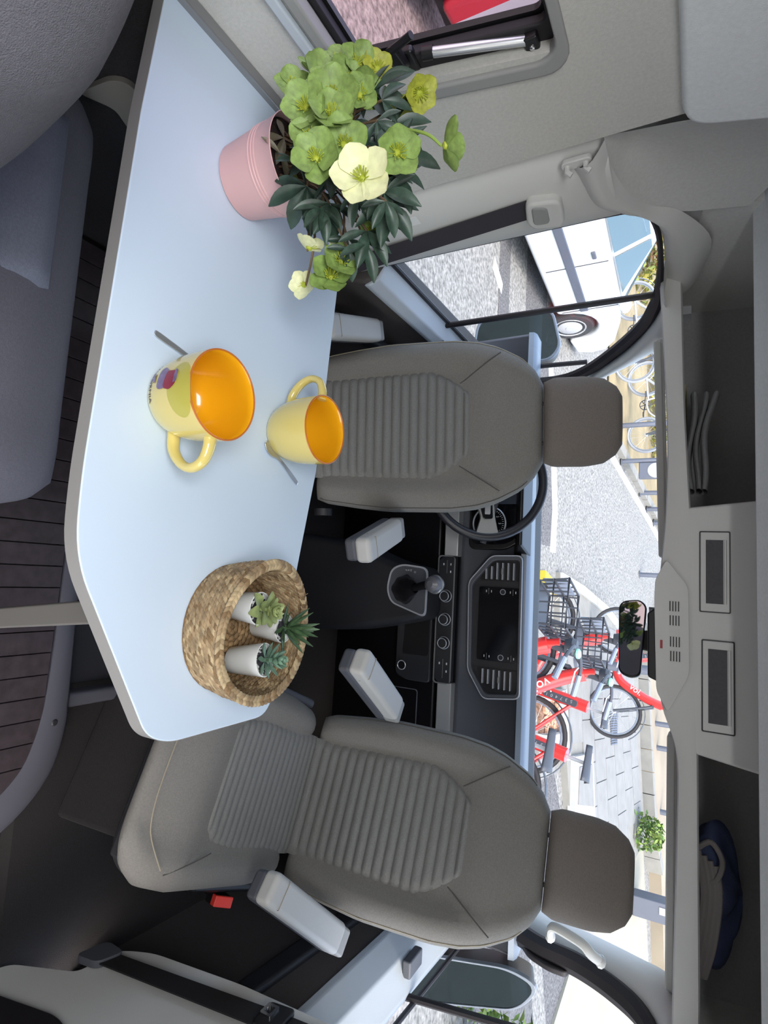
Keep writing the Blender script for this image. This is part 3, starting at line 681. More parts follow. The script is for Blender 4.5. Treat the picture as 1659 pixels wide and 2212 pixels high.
def rib_panel(place, tab, L, surf, nr, lift, amp, nx=22):
    b = B(); nh = nr*6
    vs = []
    for j in range(nh+1):
        h = L*j/nh; w = lerpT(tab, h)
        for i in range(nx+1):
            a = w*(2*i/nx-1)
            e = min(1, (1-abs(2*i/nx-1))*9)*min(1, (L-h)/L*30)
            wav = 1+.10*math.sin(a*95+j*.4)
            n_ = surf(a, h)+lift+amp*wav*(abs(math.sin(PI*j/6))**.65)
            n_ = surf(a, h)-.012+(n_-surf(a, h)+.012)*e
            vs.append(place(a, n_, h))
    q = nx+1
    b.add(vs, [(j*q+i, j*q+i+1, (j+1)*q+i+1, (j+1)*q+i) for j in range(nh) for i in range(nx)])
    return b
def cab_seat(loc, ang, label, zj, base_yaw=0):
    r = empty('captain_seat', (loc[0], loc[1], -.09), -rad(ang)); tag(r, label, 'seat', 'swivelled cab seats')
    z0 = zj+.09
    def pb(a, n_, h): return (a, h*math.sin(REC)-n_*math.cos(REC), z0+h*math.cos(REC)+n_*math.sin(REC))
    def pc(a, n_, l): return (a, -l+.03, z0+n_+.055*l)
    bk = pillow(B(), pb, WB, .725, back_n, -.12, -.058, eh=14).make('backrest', m_seat, r, angle=75)
    rib_panel(pb, PW, .515, lambda a, h: back_n(a, lerpT(WB, h), h), 18, .006, .009).make('ribbed_panel', m_rib, bk, angle=80)
    # seams
    def S(pts, name, m_, rr): B().tube([pb(a, back_n(a, lerpT(WB, h), h)+n_, h) for a, h, n_ in pts], rr, 6).make(name, m_, bk)
    def ln(p, q, k=10): return [(p[0]+(q[0]-p[0])*i/k, p[1]+(q[1]-p[1])*i/k, .0008) for i in range(k+1)]
    for s in (-1, 1):
        S(ln((s*.128, .475), (s*.208, .60)), 'diagonal_seam', m_seam, .0018)
    ed = []
    for i in range(41):
        t = i/40; h = .02+.66*t; w = lerpT(WB, h); a = w*.955
        e = max(0, 1-.955**7)**.5*max(0, 1-abs(2*h/.725-1)**14)**.5
        ed.append((a, -.058+(back_n(a, w, h)+.058)*e+.001, h))
    for s in (-1, 1):
        B().tube([pb(s*a, n_, h) for a, n_, h in ed], .0015, 6).make('edge_piping', m_stitch if (s > 0) == (ang > 0) else m_seam, bk)
    # headrest
    WH = [(0, .122), (.03, .134), (.12, .134), (.17, .125), (.205, .10), (.222, .07)]
    def ph(a, n_, h): return pb(a, n_, h+.725)
    pillow(B(), ph, WH, .222, lambda a, w, h: .020-.015*(abs(a)/w)**2, -.09, -.035, 20, 22, 5, 8).make('headrest', m_headrest, r, angle=75)
    for s in (-1, 1): B().tube([pb(s*.06, -.05, .66), pb(s*.06, -.04, .76)], .006, 8).make('headrest_post', m_dark, r)
    # cushion
    cu_ = pillow(B(), pc, WC, .625, cush_n, -.11, -.06, eh=8).make('cushion', m_seat, r, angle=75)
    rib_panel(pc, CW, .425, lambda a, l: cush_n(a, lerpT(WC, l), l), 16, .002, .004).make('cushion_panel', m_rib, cu_, angle=80)
    ce = []
    for i in range(31):
        t = i/30; a = -1+2*t
        ce.append((a*.205, .598-.06*abs(a)**3))
    B().tube([pc(a, cush_n(a, lerpT(WC, l), l)-.004, l) for a, l in ce], .0016, 6).make('cushion_seam', m_stitch, cu_)
    for s in (-1, 1):
        B().tube([pc(s*(.165+.05*t), cush_n(.2, .26, .40)-.02*t*t+.002, .40+.12*t) for t in [k/8 for k in range(9)]], .0016, 6).make('cushion_seam', m_seam, cu_)
    # plastic valance, front skirt and pedestal
    b = B()
    poly = roundpoly([(-.24, .02), (.24, .02), (.262, -.30), (.250, -.48), (.20, -.54), (-.20, -.54), (-.250, -.48), (-.262, -.30)], .05)
    b.hull([(x, y, z0-.14-.05*y) for x, y in poly], [(x*.99, y*.99, z0-.065-.055*y) for x, y in poly])
    b.make('valance', m_dark, r, bevel=.01)
    b = B(); b.hull([(-.215, -.555, z0-.01), (.215, -.555, z0-.01), (.205, -.562, z0-.085), (-.205, -.562, z0-.085)], [(-.20, -.48, z0-.04), (.20, -.48, z0-.04), (.19, -.48, z0-.085), (-.19, -.48, z0-.085)])
    b.make('front_skirt', m_dark, r, bevel=.01)
    b = B(); b.hull([(-.19, -.05, z0-.14), (.19, -.05, z0-.14), (.19, -.46, z0-.14), (-.19, -.46, z0-.14)], [(-.20, -.02, 0), (.20, -.02, 0), (.20, -.44, 0), (-.20, -.44, 0)])
    b.make('pedestal', m_carpet, r, bevel=.015)
    B().box(-.27, -.24, -.30, .0, z0-.12, z0-.03).make('side_shield', m_dash, r, bevel=.012)
    B().box(.24, .27, -.30, .0, z0-.12, z0-.03).make('side_shield', m_black, r, bevel=.012)
    B().tube([pb(.262, -.06, .02), pb(.285, -.06, .02)], .03, 16).make('recline_knob', m_dark, r)
    return r, pb
def armrest(r, F, Rr):
    """pad from its front end F to its rear pivot Rr, given in world space"""
    Mi = (Matrix.Translation(r.location) @ r.rotation_euler.to_matrix().to_4x4()).inverted()
    f, q = Mi @ Vector(F), Mi @ Vector(Rr); d = (q-f); L = d.length; d.normalize()
    sx = d.cross(Vector((0, 0, 1))).normalized(); sz = sx.cross(d)
    M = Matrix((sx, d, sz)).transposed().to_4x4(); M.translation = q
    b = B(); pa = [(-.024, -.036), (.024, -.036), (.036, -.02), (.037, 0), (-.037, 0), (-.036, -.02)]
    a = B().box(-.037, .037, -L-.02, .02, -.05, 0).xf(M).make('armrest', m_pad, r, bevel=.015, seg=4)
    B().box(-.034, .034, -L-.014, .045, -.085, -.046).xf(M).make('armrest_base', m_dash, a, bevel=.012)
    B().box(-.033, .033, .012, .05, -.055, -.006).xf(M).make('pivot_cap', m_plasd, a, bevel=.008)
    B().tube([M @ Vector(p) for p in [(-.0375, -L+.03, -.03), (-.030, -L+.024, .0005), (.030, -L+.024, .0005), (.0375, -L+.03, -.03)]], .0011, 6).make('armrest_seam', m_stitch, a)
ds, pbd = cab_seat((-.463, 1.510, 0), -5, 'grey cloth driver seat turned round, backrest in front of the steering wheel', .315)
psr, pbp = cab_seat((.668, 1.518, 0), 22, 'grey cloth passenger seat turned round and angled toward the table corner', .36)
armrest(ds, (-.690, 1.30, .525), (-.785, 1.56, .515))
armrest(ds, (-.068, 1.41, .625), (-.137, 1.60, .612))
armrest(psr, (.238, 1.375, .655), (.388, 1.60, .640))
armrest(psr, (.748, 1.175, .560), (.938, 1.39, .606))
# buckle beside the passenger cushion
bk_ = B().tube([(.285, -.16, .20), (.29, -.15, .33), (.288, -.155, .38)], .010, 8, flat=.5).make('buckle_stalk', m_black, psr)
b = B().box(-.014, .014, -.024, .024, -.005, .05).xf(Matrix.Translation((.288, -.155, .375)) @ Matrix.Rotation(rad(24), 4, 'X')).make('buckle_body', m_black, bk_, bevel=.004)
lab(B().box(-.013, .013, -.026, .026, .032, .055).xf(Matrix.Translation((.288, -.155, .375)) @ Matrix.Rotation(rad(24), 4, 'X')).make('buckle_button', m_red, bk_, bevel=.003), 'red release button')

# ---- bench the photographer sits on
be = empty('bench_seat', (-.42, .225, 0)); tag(be, 'dark grey cloth bench seat with ribbed centre on the near side of the table', 'seat')
WBe = [(0, .36), (.1, .385), (.45, .385), (.60, .383), (.66, .365), (.70, .33)]
pillow(B(), lambda a, n_, l: (a-.035, l-.32, .50+n_), WBe, .70, lambda a, w, l: .012*sst(.6, .85, abs(a)/w)-.03*sst(.55, .7, l), -.13, -.075, eh=8).make('cushion', m_bench, be, angle=75)
rib_panel(lambda a, n_, l: (-.16+a, l-.30, .50+n_), [(0, .17), (.52, .17), (.60, .15)], .60, lambda a, l: .0, 7, .001, .004).make('cushion_panel', m_benchrib, be, angle=80)
B().box(-.40, .30, -.35, .30, .0, .35).make('bench_base', m_carpet, be, bevel=.02)
WBb = [(0, .27), (.1, .285), (.45, .285), (.56, .27), (.64, .23), (.70, .14)]
pillow(B(), lambda a, n_, h: (-.135+a, -.075+n_-h*.10, .47+h), WBb, .70, lambda a, w, h: .155+.012*sst(.5, .8, abs(a)/w), -.10, 0, eh=6, ex=5).make('backrest', m_bench, be, angle=75)

# ================================================================== TABLE
tb = empty('table', (-.30, .7, 0)); tag(tb, 'white camper table with a rounded chamfered right end fixed to the left wall', 'table')
tp = roundpoly([(-.835, .497), (-.62, .478), (-.10, .452), (.0, .455), (.245, .592), (.262, .635), (.262, .86), (-.20, .953), (-.835, 1.0)], [.004, 0, .05, .07, .05, .03, .035, 0, .004], 7)
B().prism(tp, .027, 'z', .713).make('table_top', m_table, tb, loc=(.30, -.7, 0), bevel=.0022)
cen = Vector((-.3, .72))
B().ring([tuple(cen+(Vector(p)-cen)*1.0012) for p in tp], [tuple(cen+(Vector(p)-cen)*.99) for p in tp], .0245, 'z', .7138).make('edge_band', m_tedge, tb, loc=(.30, -.7, 0))
lg = B(); lg.hull([(.05, .58, .712), (.088, .58, .712), (.088, .605, .712), (.05, .605, .712)], [(.135, .66, .0), (.173, .66, .0), (.173, .70, .0), (.135, .70, .0)])
lg.make('leg', mat('leg_grey', rgb(118, 114, 108), .5), tb, loc=(.30, -.7, 0), bevel=.004)

# ================================================================== THINGS ON THE TABLE
TZ = .7402
m_mugo = mat('mug_glaze_outside', rgb(216, 196, 116), .15, coat=.5)
m_mugi = mat('mug_glaze_inside', rgb(232, 166, 22), .18, coat=.5)
m_mugr = mat('mug_rim_glaze', rgb(186, 104, 42), .3)
m_olive = mat('print_olive', rgb(186, 176, 80), .3)
m_lilac = mat('print_lilac', rgb(120, 100, 140), .35, noise=(120, .3))
m_dred = mat('print_red', rgb(136, 24, 52), .35)
m_ink = mat('print_ink', rgb(60, 44, 50), .5)
MP = [(.0, .001), (.039, .0), (.0435, .004), (.0495, .014), (.0558, .030), (.0602, .050), (.0622, .072), (.063, .092), (.0628, .1035)]
MI = [(.0628, .1035), (.0618, .1052), (.0602, .1035), (.0602, .092), (.0592, .072), (.0565, .050), (.051, .030), (.042, .015), (.030, .008), (0, .007)]
def mug_r(z):
    return lerpT([(b_, a_) for a_, b_ in MP[1:]], z)
def coffee_mug(loc, ha, label, scale=1):
    t = empty('coffee_mug', (loc[0], loc[1], TZ)); t.scale = (scale,)*3; tag(t, label, 'mug', 'yellow coffee mugs')
    bd = B(); bd.lathe(MP, n=56, cap=False); bo_ = bd.make('body', m_mugo, t, angle=60)
    B().lathe(MI, n=56, cap=False).make('inside', m_mugi, t, angle=60)
    B().tube([(.0618*math.cos(a*PI/28), .0618*math.sin(a*PI/28), .1048) for a in range(56)], .0013, 8, close=True).make('rim', m_mugr, t)
    hp_ = spline([(.058, 0, .090), (.075, 0, .0905), (.094, 0, .082), (.102, 0, .062), (.094, 0, .040), (.073, 0, .022), (.046, 0, .018)], 6)
    n_ = len(hp_)
    B().tube(hp_, [.0085+.002*abs(2*i/(n_-1)-1)**2 for i in range(n_)], 12, flat=.8).xf(Matrix.Rotation(ha, 4, 'Z')).make('handle', m_mugo, t, angle=60)
    return t, bo_
mug1, body1 = coffee_mug((-.233, .576), rad(-4), 'large pale yellow mug with a printed picture, nearest the bench')
mug2, body2 = coffee_mug((-.248, .829), rad(178), 'plain pale yellow mug at the far edge of the table', .965)
def on_mug(a0, lift=.0006):
    def f(co):
        z = co.y; r = mug_r(min(.1, max(.004, z)))+lift+co.z
        a = a0+co.x/max(.04, r)
        return Vector((r*math.cos(a), r*math.sin(a), z))
    return f
def decal(pts, name, m_, a0, lift, n=10):
    if lift > .00105 or 'flower' not in name: pts = [(-.008+(x+.008)*1.3, .064+(y-.064)*1.18) for x, y in pts]
    b = B(); f = on_mug(a0, lift)
    xs = [p[0] for p in pts]; ys = [p[1] for p in pts]
    me = bmesh.new(); vs = [me.verts.new((x, y, 0)) for x, y in pts]; me.faces.new(vs)
    bmesh.ops.triangulate(me, faces=me.faces)
    for k in range(3): bmesh.ops.subdivide_edges(me, edges=me.edges[:], cuts=1, use_grid_fill=True)
    me.verts.index_update()
    b.add([f(Vector((v.co.x, v.co.y, 0))) for v in me.verts], [tuple(v.index for v in q.verts) for q in me.faces]); me.free()
    return b.make(name, m_, body1, angle=60)
A0 = rad(-92)
decal([(.006+.030*math.cos(a*PI/16), .082+.019*math.sin(a*PI/16)) for a in range(32)], 'olive_print', m_olive, A0, .0005)
decal(roundpoly([(-.020, .045), (.002, .042), (.004, .056), (-.002, .064), (-.016, .062), (-.022, .054)], .006), 'lilac_print', m_lilac, A0, .0011)
decal(roundpoly([(-.016, .060), (.003, .056), (.006, .068), (.0, .078), (-.014, .078)], .004), 'red_print', m_dred, A0, .0014)
decal(roundpoly([(-.017, .0745), (-.0, .0735), (-.002, .0795), (-.014, .0795)], .002), 'lilac_print', m_lilac, A0, .0018)
for k in range(5):
    a = k*PI*2/5
    decal([(-.012+.004*math.cos(a)+.003*math.cos(q*PI/4), .030+.004*math.sin(a)+.003*math.sin(q*PI/4)) for q in range(8)], 'flower_print', m_lilac, A0, .0010+.0001*k)
text_mesh('lettering', 'CALIFORNIA', .0115, m_ink, body1, None, .0001, bend=lambda co: on_mug(A0, .0006)(Vector((co.x-.013, co.y+.017, co.z))))

def teaspoon(p0, p1, label, flip=1):
    """p0 handle end, p1 bowl tip"""
    a = Vector(p0); c = Vector(p1); L = (c-a).length; d = math.atan2(c.y-a.y, c.x-a.x)
    t = empty('teaspoon', (a.x, a.y, TZ), d); tag(t, label, 'spoon', 'steel teaspoons')
    prof = [(0, .0035, .004), (.04, .0052, .0035), (.25, .0045, .005), (.5, .0032, .0075), (.66, .0028, .006), (.70, .006, .0045), (.76, .0105, .003), (.86, .0125, .002), (.94, .0095, .003), (.985, .005, .004), (1, .0015, .0048)]
    b = B(); N = 5
    rows = []
    for u, w, z in prof:
        for i in range(N):
            s = 2*i/(N-1)-1; cup = .005*s*s*sst(.68, .8, u)*(1-.6*sst(.9, 1, u))
            rows.append((u*L, s*w, z+cup))
    b.add(rows, [(i*N+j, (i+1)*N+j, (i+1)*N+j+1, i*N+j+1) for i in range(len(prof)-1) for j in range(N-1)])
    hd = b.make('spoon_body', m_steel, t, solid=.0016, sub=1, angle=80)
    return t
teaspoon((-.163, .889, 0), (-.221, .785, 0), 'steel teaspoon lying beside the plain mug')
teaspoon((-.322, .533, 0), (-.295, .655, 0), 'steel teaspoon half hidden behind the printed mug')

# ---- woven basket
bs = empty('seagrass_basket', (.100, .742, TZ)); tag(bs, 'round woven seagrass basket holding three small potted succulents', 'basket')
m_weave = mat('seagrass', rgb(152, 128, 96), .75, noise=(60, .4))
m_weave3 = mat('seagrass_pale', rgb(178, 156, 120), .75, noise=(60, .3))
m_weave2 = mat('seagrass_dark', rgb(128, 102, 70), .8, noise=(45, .4))
random.seed(11)
def strand(b, c, d, nrm, L, r):
    """short spindle along d at c"""
    d = d.normalized(); u = nrm.normalized(); w = d.cross(u).normalized()
    vs = []; fs = []
    ring = [(-1, .15), (-.55, .8), (0, 1.05), (.55, .8), (1, .15)]
    for t, k in ring:
        for q in range(5):
            a = 2*PI*q/5
            vs.append(c+d*(t*L)+u*(math.cos(a)*r*k*.75)+w*(math.sin(a)*r*k)+u*(-.0022*t*t))
    for i in range(4):
        for q in range(5): fs.append((i*5+q, i*5+(q+1) % 5, (i+1)*5+(q+1) % 5, (i+1)*5+q))
    b.add(vs, fs)
def bask_r(h): return .100+.010*math.sin(PI*min(1, h/.085)*.62)
def bask_top(a): return .076+.007*math.sin(a-2.2)+.004*math.sin(2*a+.7)
b1 = B(); rows_ = 15
for k in range(rows_):
    for q in range(84):
        a = 2*PI*(q+.5*(k % 2))/84
        h = .004+(bask_top(a)-.006)*k/(rows_-1)
        r = bask_r(h)+random.uniform(-.0008, .0008)
        er = Vector((math.cos(a), math.sin(a), 0)); et = Vector((-math.sin(a), math.cos(a), 0))
        d = et+Vector((0, 0, random.uniform(.25, .6)))
        b1.cur = random.choice((0, 0, 0, 0, 1, 2))
        strand(b1, er*r+Vector((0, 0, h)), d, er, .0095, .0036)
        strand(b1, er*(r-.0055)+Vector((0, 0, h+.002)), et-Vector((0, 0, random.uniform(.3, .6))), -er, .0095, .0036)
o = b1.make('woven_wall', [m_weave, m_weave2, m_weave3], bs, weld=False, angle=80); o['kind'] = 'stuff'
b2 = B()
for q in range(84):
    a = 2*PI*q/84; h = bask_top(a)+.002
    er = Vector((math.cos(a), math.sin(a), 0)); et = Vector((-math.sin(a), math.cos(a), 0)); r = bask_r(h)-.003; b2.cur = random.choice((0, 0, 1, 2, 2))
    strand(b2, er*(r+.003)+Vector((0, 0, h+.001)), et+er*.55+Vector((0, 0, .15)), Vector((0, 0, 1)), .0105, .0048)
    strand(b2, er*(r-.003)+Vector((0, 0, h+.002)), et-er*.55, Vector((0, 0, 1)), .0105, .0048)
    if random.random() < .06: b2.tube([er*(r+.003)+Vector((0, 0, h)), er*(r+.013)+et*random.uniform(-.01, .01)+Vector((0, 0, h+random.uniform(-.006, .006)))], .0007, 4)
o = b2.make('braided_rim', [m_weave, m_weave2, m_weave3], bs, weld=False, angle=80); o['kind'] = 'stuff'
b3 = B()
for k in range(10):
    r = .008+k*.0098; nq = max(6, int(r*2*PI/.011))
    for q in range(nq):
        a = 2*PI*q/nq
        er = Vector((math.cos(a), math.sin(a), 0)); et = Vector((-math.sin(a), math.cos(a), 0))
        strand(b3, er*r+Vector((0, 0, .0045)), et+er*random.uniform(-.5, .5), Vector((0, 0, 1)), .009, .0045)
b3.lathe([(.104, .001), (.104, .0025), (0, .0025)], n=40)
o = b3.make('woven_base', m_weave2, bs, weld=False, angle=80); o['kind'] = 'stuff'

m_pot = mat('white_pot', rgb(226, 226, 222), .45)
m_grav = mat('dark_gravel', rgb(52, 50, 56), .9, noise=(300, .6))
def leaf_mesh(L, w, th, curl, tip=.12, wp=.55, nl=7, cup=.15, rnd=.8):
    """fleshy leaf along +x, up +z"""
    b = B(); nw = 5; top = []; bot = []
    for i in range(nl):
        t = i/(nl-1)
        k = max(.02, (math.sin(PI*min(1, t/wp*.5)) if t < wp else math.cos(PI/2*(t-wp)/(1-wp)*.97)**rnd*(1-tip)+tip*(1-t)))
        for j in range(nw):
            s = 2*j/(nw-1)-1
            x = t*L; y = s*w*k; z = curl*L*t*t+cup*w*k*s*s
            e = (1-s*s)**.5*th*k+.0001
            top.append((x, y, z+e*.5)); bot.append((x, y, z-e))
    fs = [(i*nw+j, (i+1)*nw+j, (i+1)*nw+j+1, i*nw+j+1) for i in range(nl-1) for j in range(nw-1)]
    b.add(top, fs); b.add(bot, [f[::-1] for f in fs]); return b
def succulent(loc, tilt, s, label, kind):
    t = empty('potted_succulent', (loc[0], loc[1], TZ+.011), rot=(tilt[0], tilt[1], 0)); t.scale = (s,)*3
    tag(t, label, 'plant', 'small succulents in white pots')
    H = .062
    B().lathe([(0, 0), (.0185, 0), (.0205, .002), (.0262, H), (.0248, H+.0005), (.0238, H-.006), (0, H-.006)], n=32).make('pot', m_pot, t, angle=50)
    g = B()
    for k in range(60):
        a = random.random()*2*PI; r = .022*random.random()**.5
        g.ball((r*math.cos(a), r*math.sin(a), H-.005+random.random()*.001), (.0022, .0020, .0015), 6)
    g.lathe([(.0236, H-.0065), (0, H-.0055)], n=16)
    o_ = g.make('gravel', m_grav, t, weld=False); o_['kind'] = 'stuff'
    if kind == 'rosette':
        m_ = mat('succulent_lime', rgb(142, 154, 100), .5, noise=(90, .18)); rings = [(5, 5, .026, .0105, .006, -.18), (5, 20, .027, .0105, .014, -.05), (6, 38, .022, .009, .021, .05), (5, 56, .016, .007, .026, .1), (4, 72, .010, .005, .029, .1)]
        tip, wp = .3, .62
    elif kind == 'spiky':
        m_ = mat('succulent_deep_green', rgb(72, 98, 66), .45, noise=(120, .3)); rings = [(4, 8, .042, .0045, .003, .12), (5, 30, .052, .0052, .005, .15), (5, 52, .056, .0054, .008, .12), (4, 74, .056, .005, .012, .05)]
        tip, wp = .02, .30
    else:
        m_ = mat('succulent_blue_green', rgb(104, 134, 112), .5, noise=(120, .22)); rings = [(7, 0, .026, .0042, .005, .25), (7, 22, .027, .0045, .010, .22), (6, 42, .022, .005, .017, .2), (6, 60, .017, .005, .023, .15), (4, 78, .011, .004, .028, .1)]
        tip, wp = .15, .6
    for n_, el, L, w, z, cu in rings:
        base = leaf_mesh(L, w, .0024, cu, tip, wp, cup=.35 if kind != 'spiky' else .5, rnd=.4 if kind == 'rosette' else .8)
        me = None
        for q in range(n_):
            a = 2*PI*(q+.37*el)/n_+random.uniform(-.2, .2)
            M_ = Matrix.Translation((0, 0, H-.004+z)) @ Matrix.Rotation(a, 4, 'Z') @ Matrix.Rotation(-rad(el+random.uniform(-6, 6)), 4, 'Y') @ Matrix.Translation((.003, 0, 0))
            if me is None:
                o_ = B().add(base.v, base.f).make('leaf', m_, t, angle=70); me = o_.data
            else:
                o_ = bpy.data.objects.new('leaf', me); COL.objects.link(o_); o_.parent = t
            o_.matrix_local = M_
    B().tube([(0, 0, H-.006), (0, 0, H+.022)], .0035, 8).make('stem', m_, t)
    return t
random.seed(5)
succulent((.062, .722), (rad(-3), rad(2), 0), 1.0, 'lime green rosette succulent in the white pot on the left of the basket', 'rosette')
succulent((.098, .792), (rad(-2), rad(0), 0), .95, 'spiky dark green succulent in the rearmost white pot of the basket', 'spiky')
succulent((.152, .738), (rad(-8), rad(-6), 0), 1.02, 'blue-green narrow-leaved succulent in the white pot on the right of the basket', 'blue')

# ---- hellebore in a pink pot
hb = empty('potted_hellebore', (-.645, .680, TZ)); tag(hb, 'green flowering hellebore in a pink pot at the window end of the table', 'plant')
m_pink = mat('pink_pot', rgb(214, 170, 168), .42)
PH = .118
pr_ = [(0, 0), (.055, 0), (.0585, .003), (.067, .068), (.0685, .0685), (.0688, .0705), (.0678, .072), (.0690, .0745), (.0692, .077), (.0682, .078), (.0695, .0805), (.0697, .083), (.0690, .084), (.0735, PH-.001), (.0745, PH), (.0735, PH+.001), (.072, PH-.002), (.069, PH-.016)]
B().lathe(pr_, n=56, cap=False).make('pot', m_pink, hb, angle=40)
m_soil = mat('potting_soil', rgb(48, 32, 28), 1, noise=(220, .6), bump=(300, 1))
B().lathe([(.070, PH-.02), (.045, PH-.014), (0, PH-.010)], n=32).make('soil', m_soil, hb)
m_gflower = mat('sepal_green', rgb(128, 152, 80), .55, noise=(3.5, .30))
m_yflower = mat('sepal_yellow_green', rgb(160, 164, 58), .55, noise=(3.5, .28))
m_wflower = mat('sepal_cream', rgb(226, 226, 178), .55, noise=(3, .12))
m_hleaf = mat('hellebore_leaf', rgb(56, 76, 64), .40, noise=(4, .35))
m_bleaf = mat('hellebore_leaf_bronze', rgb(104, 96, 76), .5, noise=(70, .25))
m_stem = mat('hellebore_stem', rgb(150, 178, 84), .5)
m_stemd = mat('hellebore_stem_red', rgb(112, 90, 66), .5)
m_stamen = mat('stamens', rgb(176, 186, 60), .6)
def petal(L, w, cup):
    b = B(); nl, nw = 7, 7; vs = []
    for i in range(nl):
        t = i/(nl-1); k = max(.12, math.sin(PI*min(1, (.08+t*.92)))**.55) if t > .55 else (.16+.84*(t/.55)**.8)
        for j in range(nw):
            s = 2*j/(nw-1)-1
            vs.append((t*L, s*w*k, cup*L*(t*t)*.6+.22*w*s*s*k+.03*w*math.sin(s*9+t*5)))
    return b.add(vs, [(i*nw+j, (i+1)*nw+j, (i+1)*nw+j+1, i*nw+j+1) for i in range(nl-1) for j in range(nw-1)])
PME = {}
def facing(n_, roll=0):
    n_ = Vector(n_).normalized(); q = n_.to_track_quat('Z', 'Y'); return q.to_matrix().to_4x4() @ Matrix.Rotation(roll, 4, 'Z')
root = Vector((-.645, .680, TZ+PH-.012))
def flower(p, n_, R, kind, from_=None, pale=False):
    m_ = {'g': m_gflower, 'y': m_yflower, 'w': m_wflower}[kind]
    p = Vector(p); M_ = Matrix.Translation(p-Vector(hb.location)) @ facing(n_, random.random()*6)
    c = B().lathe([(0, -.002), (.004, -.001), (.005, .002), (.003, .004), (0, .005)], n=10)
    for k in range(22):
        a = k*2.4; r = .0035+.0035*random.random(); h = R*(.28+.16*random.random())
        c.tube([(r*math.cos(a)*.6, r*math.sin(a)*.6, .002), (r*math.cos(a)*1.8, r*math.sin(a)*1.8, h)], [.00045, .0008], 4)
    fo = c.make('flower', m_stamen, hb, weld=False); fo.matrix_local = M_
    for q in range(5):
        key = (kind, q % 3)
        if key not in PME:
            o_ = petal(1, .52+.04*(q % 3), .28+.06*(q % 3)).make('petal', m_, fo, angle=80); PME[key] = o_.data
        else:
            o_ = bpy.data.objects.new('petal', PME[key]); COL.objects.link(o_); o_.parent = fo
        k = R*random.uniform(.92, 1.08)
        o_.matrix_local = Matrix.Rotation(2*PI*q/5+random.uniform(-.1, .1), 4, 'Z') @ Matrix.Rotation(-rad(8+random.uniform(-10, 14)), 4, 'Y') @ Matrix.Translation((.002, 0, .0005*q)) @ Matrix.Scale(k, 4)
    s0 = Vector(from_) if from_ else root+Vector((random.uniform(-.03, .03), random.uniform(-.03, .03), 0))
    e = p-Vector(n_).normalized()*.004
    mid = s0.lerp(e, .55)+Vector((0, 0, .02))-Vector(n_).normalized()*.012
    pts = spline([s0, mid, e], 6)
    B().tube([q-Vector(hb.location) for q in pts], [.0026-.001*i/len(pts) for i in range(len(pts))], 6).make('stem', m_stem if (from_ or random.random() < .4) else m_stemd, hb)
random.seed(21)
FLW = [((-.716, .62, .886), (-.1, -.7, .5), .034, 'g'), ((-.714, .62, .935), (.0, -.5, .8), .040, 'g'), ((-.771, .66, .941), (-.3, -.8, .4), .034, 'g'),
       ((-.775, .68, .965), (.2, -.4, .9), .034, 'y'), ((-.692, .68, 1.045), (.9, .2, .5), .036, 'y'), ((-.651, .60, .975), (.2, -.8, .5), .042, 'g'),
       ((-.607, .585, .985), (-.2, -.7, .6), .040, 'g'), ((-.625, .575, .950), (.2, -.9, .3), .038, 'g'), ((-.543, .575, .973), (.15, -.9, .45), .040, 'g'),
       ((-.573, .60, .998), (.3, -.7, .6), .040, 'g'), ((-.497, .58, 1.045), (.1, -.93, .3), .045, 'w'), ((-.553, .62, 1.070), (.35, -.7, .6), .038, 'g'),
       ((-.542, .62, 1.138), (-.3, .6, .7), .036, 'g'), ((-.437, .68, .936), (-.2, -.8, .55), .040, 'g'), ((-.493, .68, .890), (-.95, .2, .3), .026, 'w'),
       ((-.448, .70, .872), (-.5, .2, -.8), .026, 'w'), ((-.50, .70, .932), (.0, -.5, -.8), .026, 'w'), ((-.702, .65, .988), (.6, -.5, .6), .034, 'g'), ((-.50, .69, .995), (.3, -.5, .8), .028, 'g')]
FLW += [((-.665, .615, .925), (-.1, -.8, .5), .034, 'g'), ((-.735, .63, .915), (-.5, -.6, .5), .034, 'g'), ((-.745, .65, .975), (.1, -.5, .8), .034, 'g'), ((-.685, .61, .955), (-.3, -.8, .5), .036, 'g'), ((-.715, .64, .965), (.3, -.6, .7), .034, 'g'), ((-.745, .67, 1.0), (.2, -.7, .6), .030, 'y'), ((-.66, .62, 1.005), (.3, -.8, .5), .030, 'g'), ((-.685, .675, 1.07), (.6, -.5, .6), .030, 'y'), ((-.585, .585, .955), (.1, -.9, .4), .034, 'g'), ((-.455, .675, .955), (-.1, -.7, .7), .034, 'g')]
for i, (p, n_, R, k) in enumerate(FLW):
    flower(p, n_, R*.86, k, (-.60, .63, 1.06) if i == 12 else None)
LME = {}
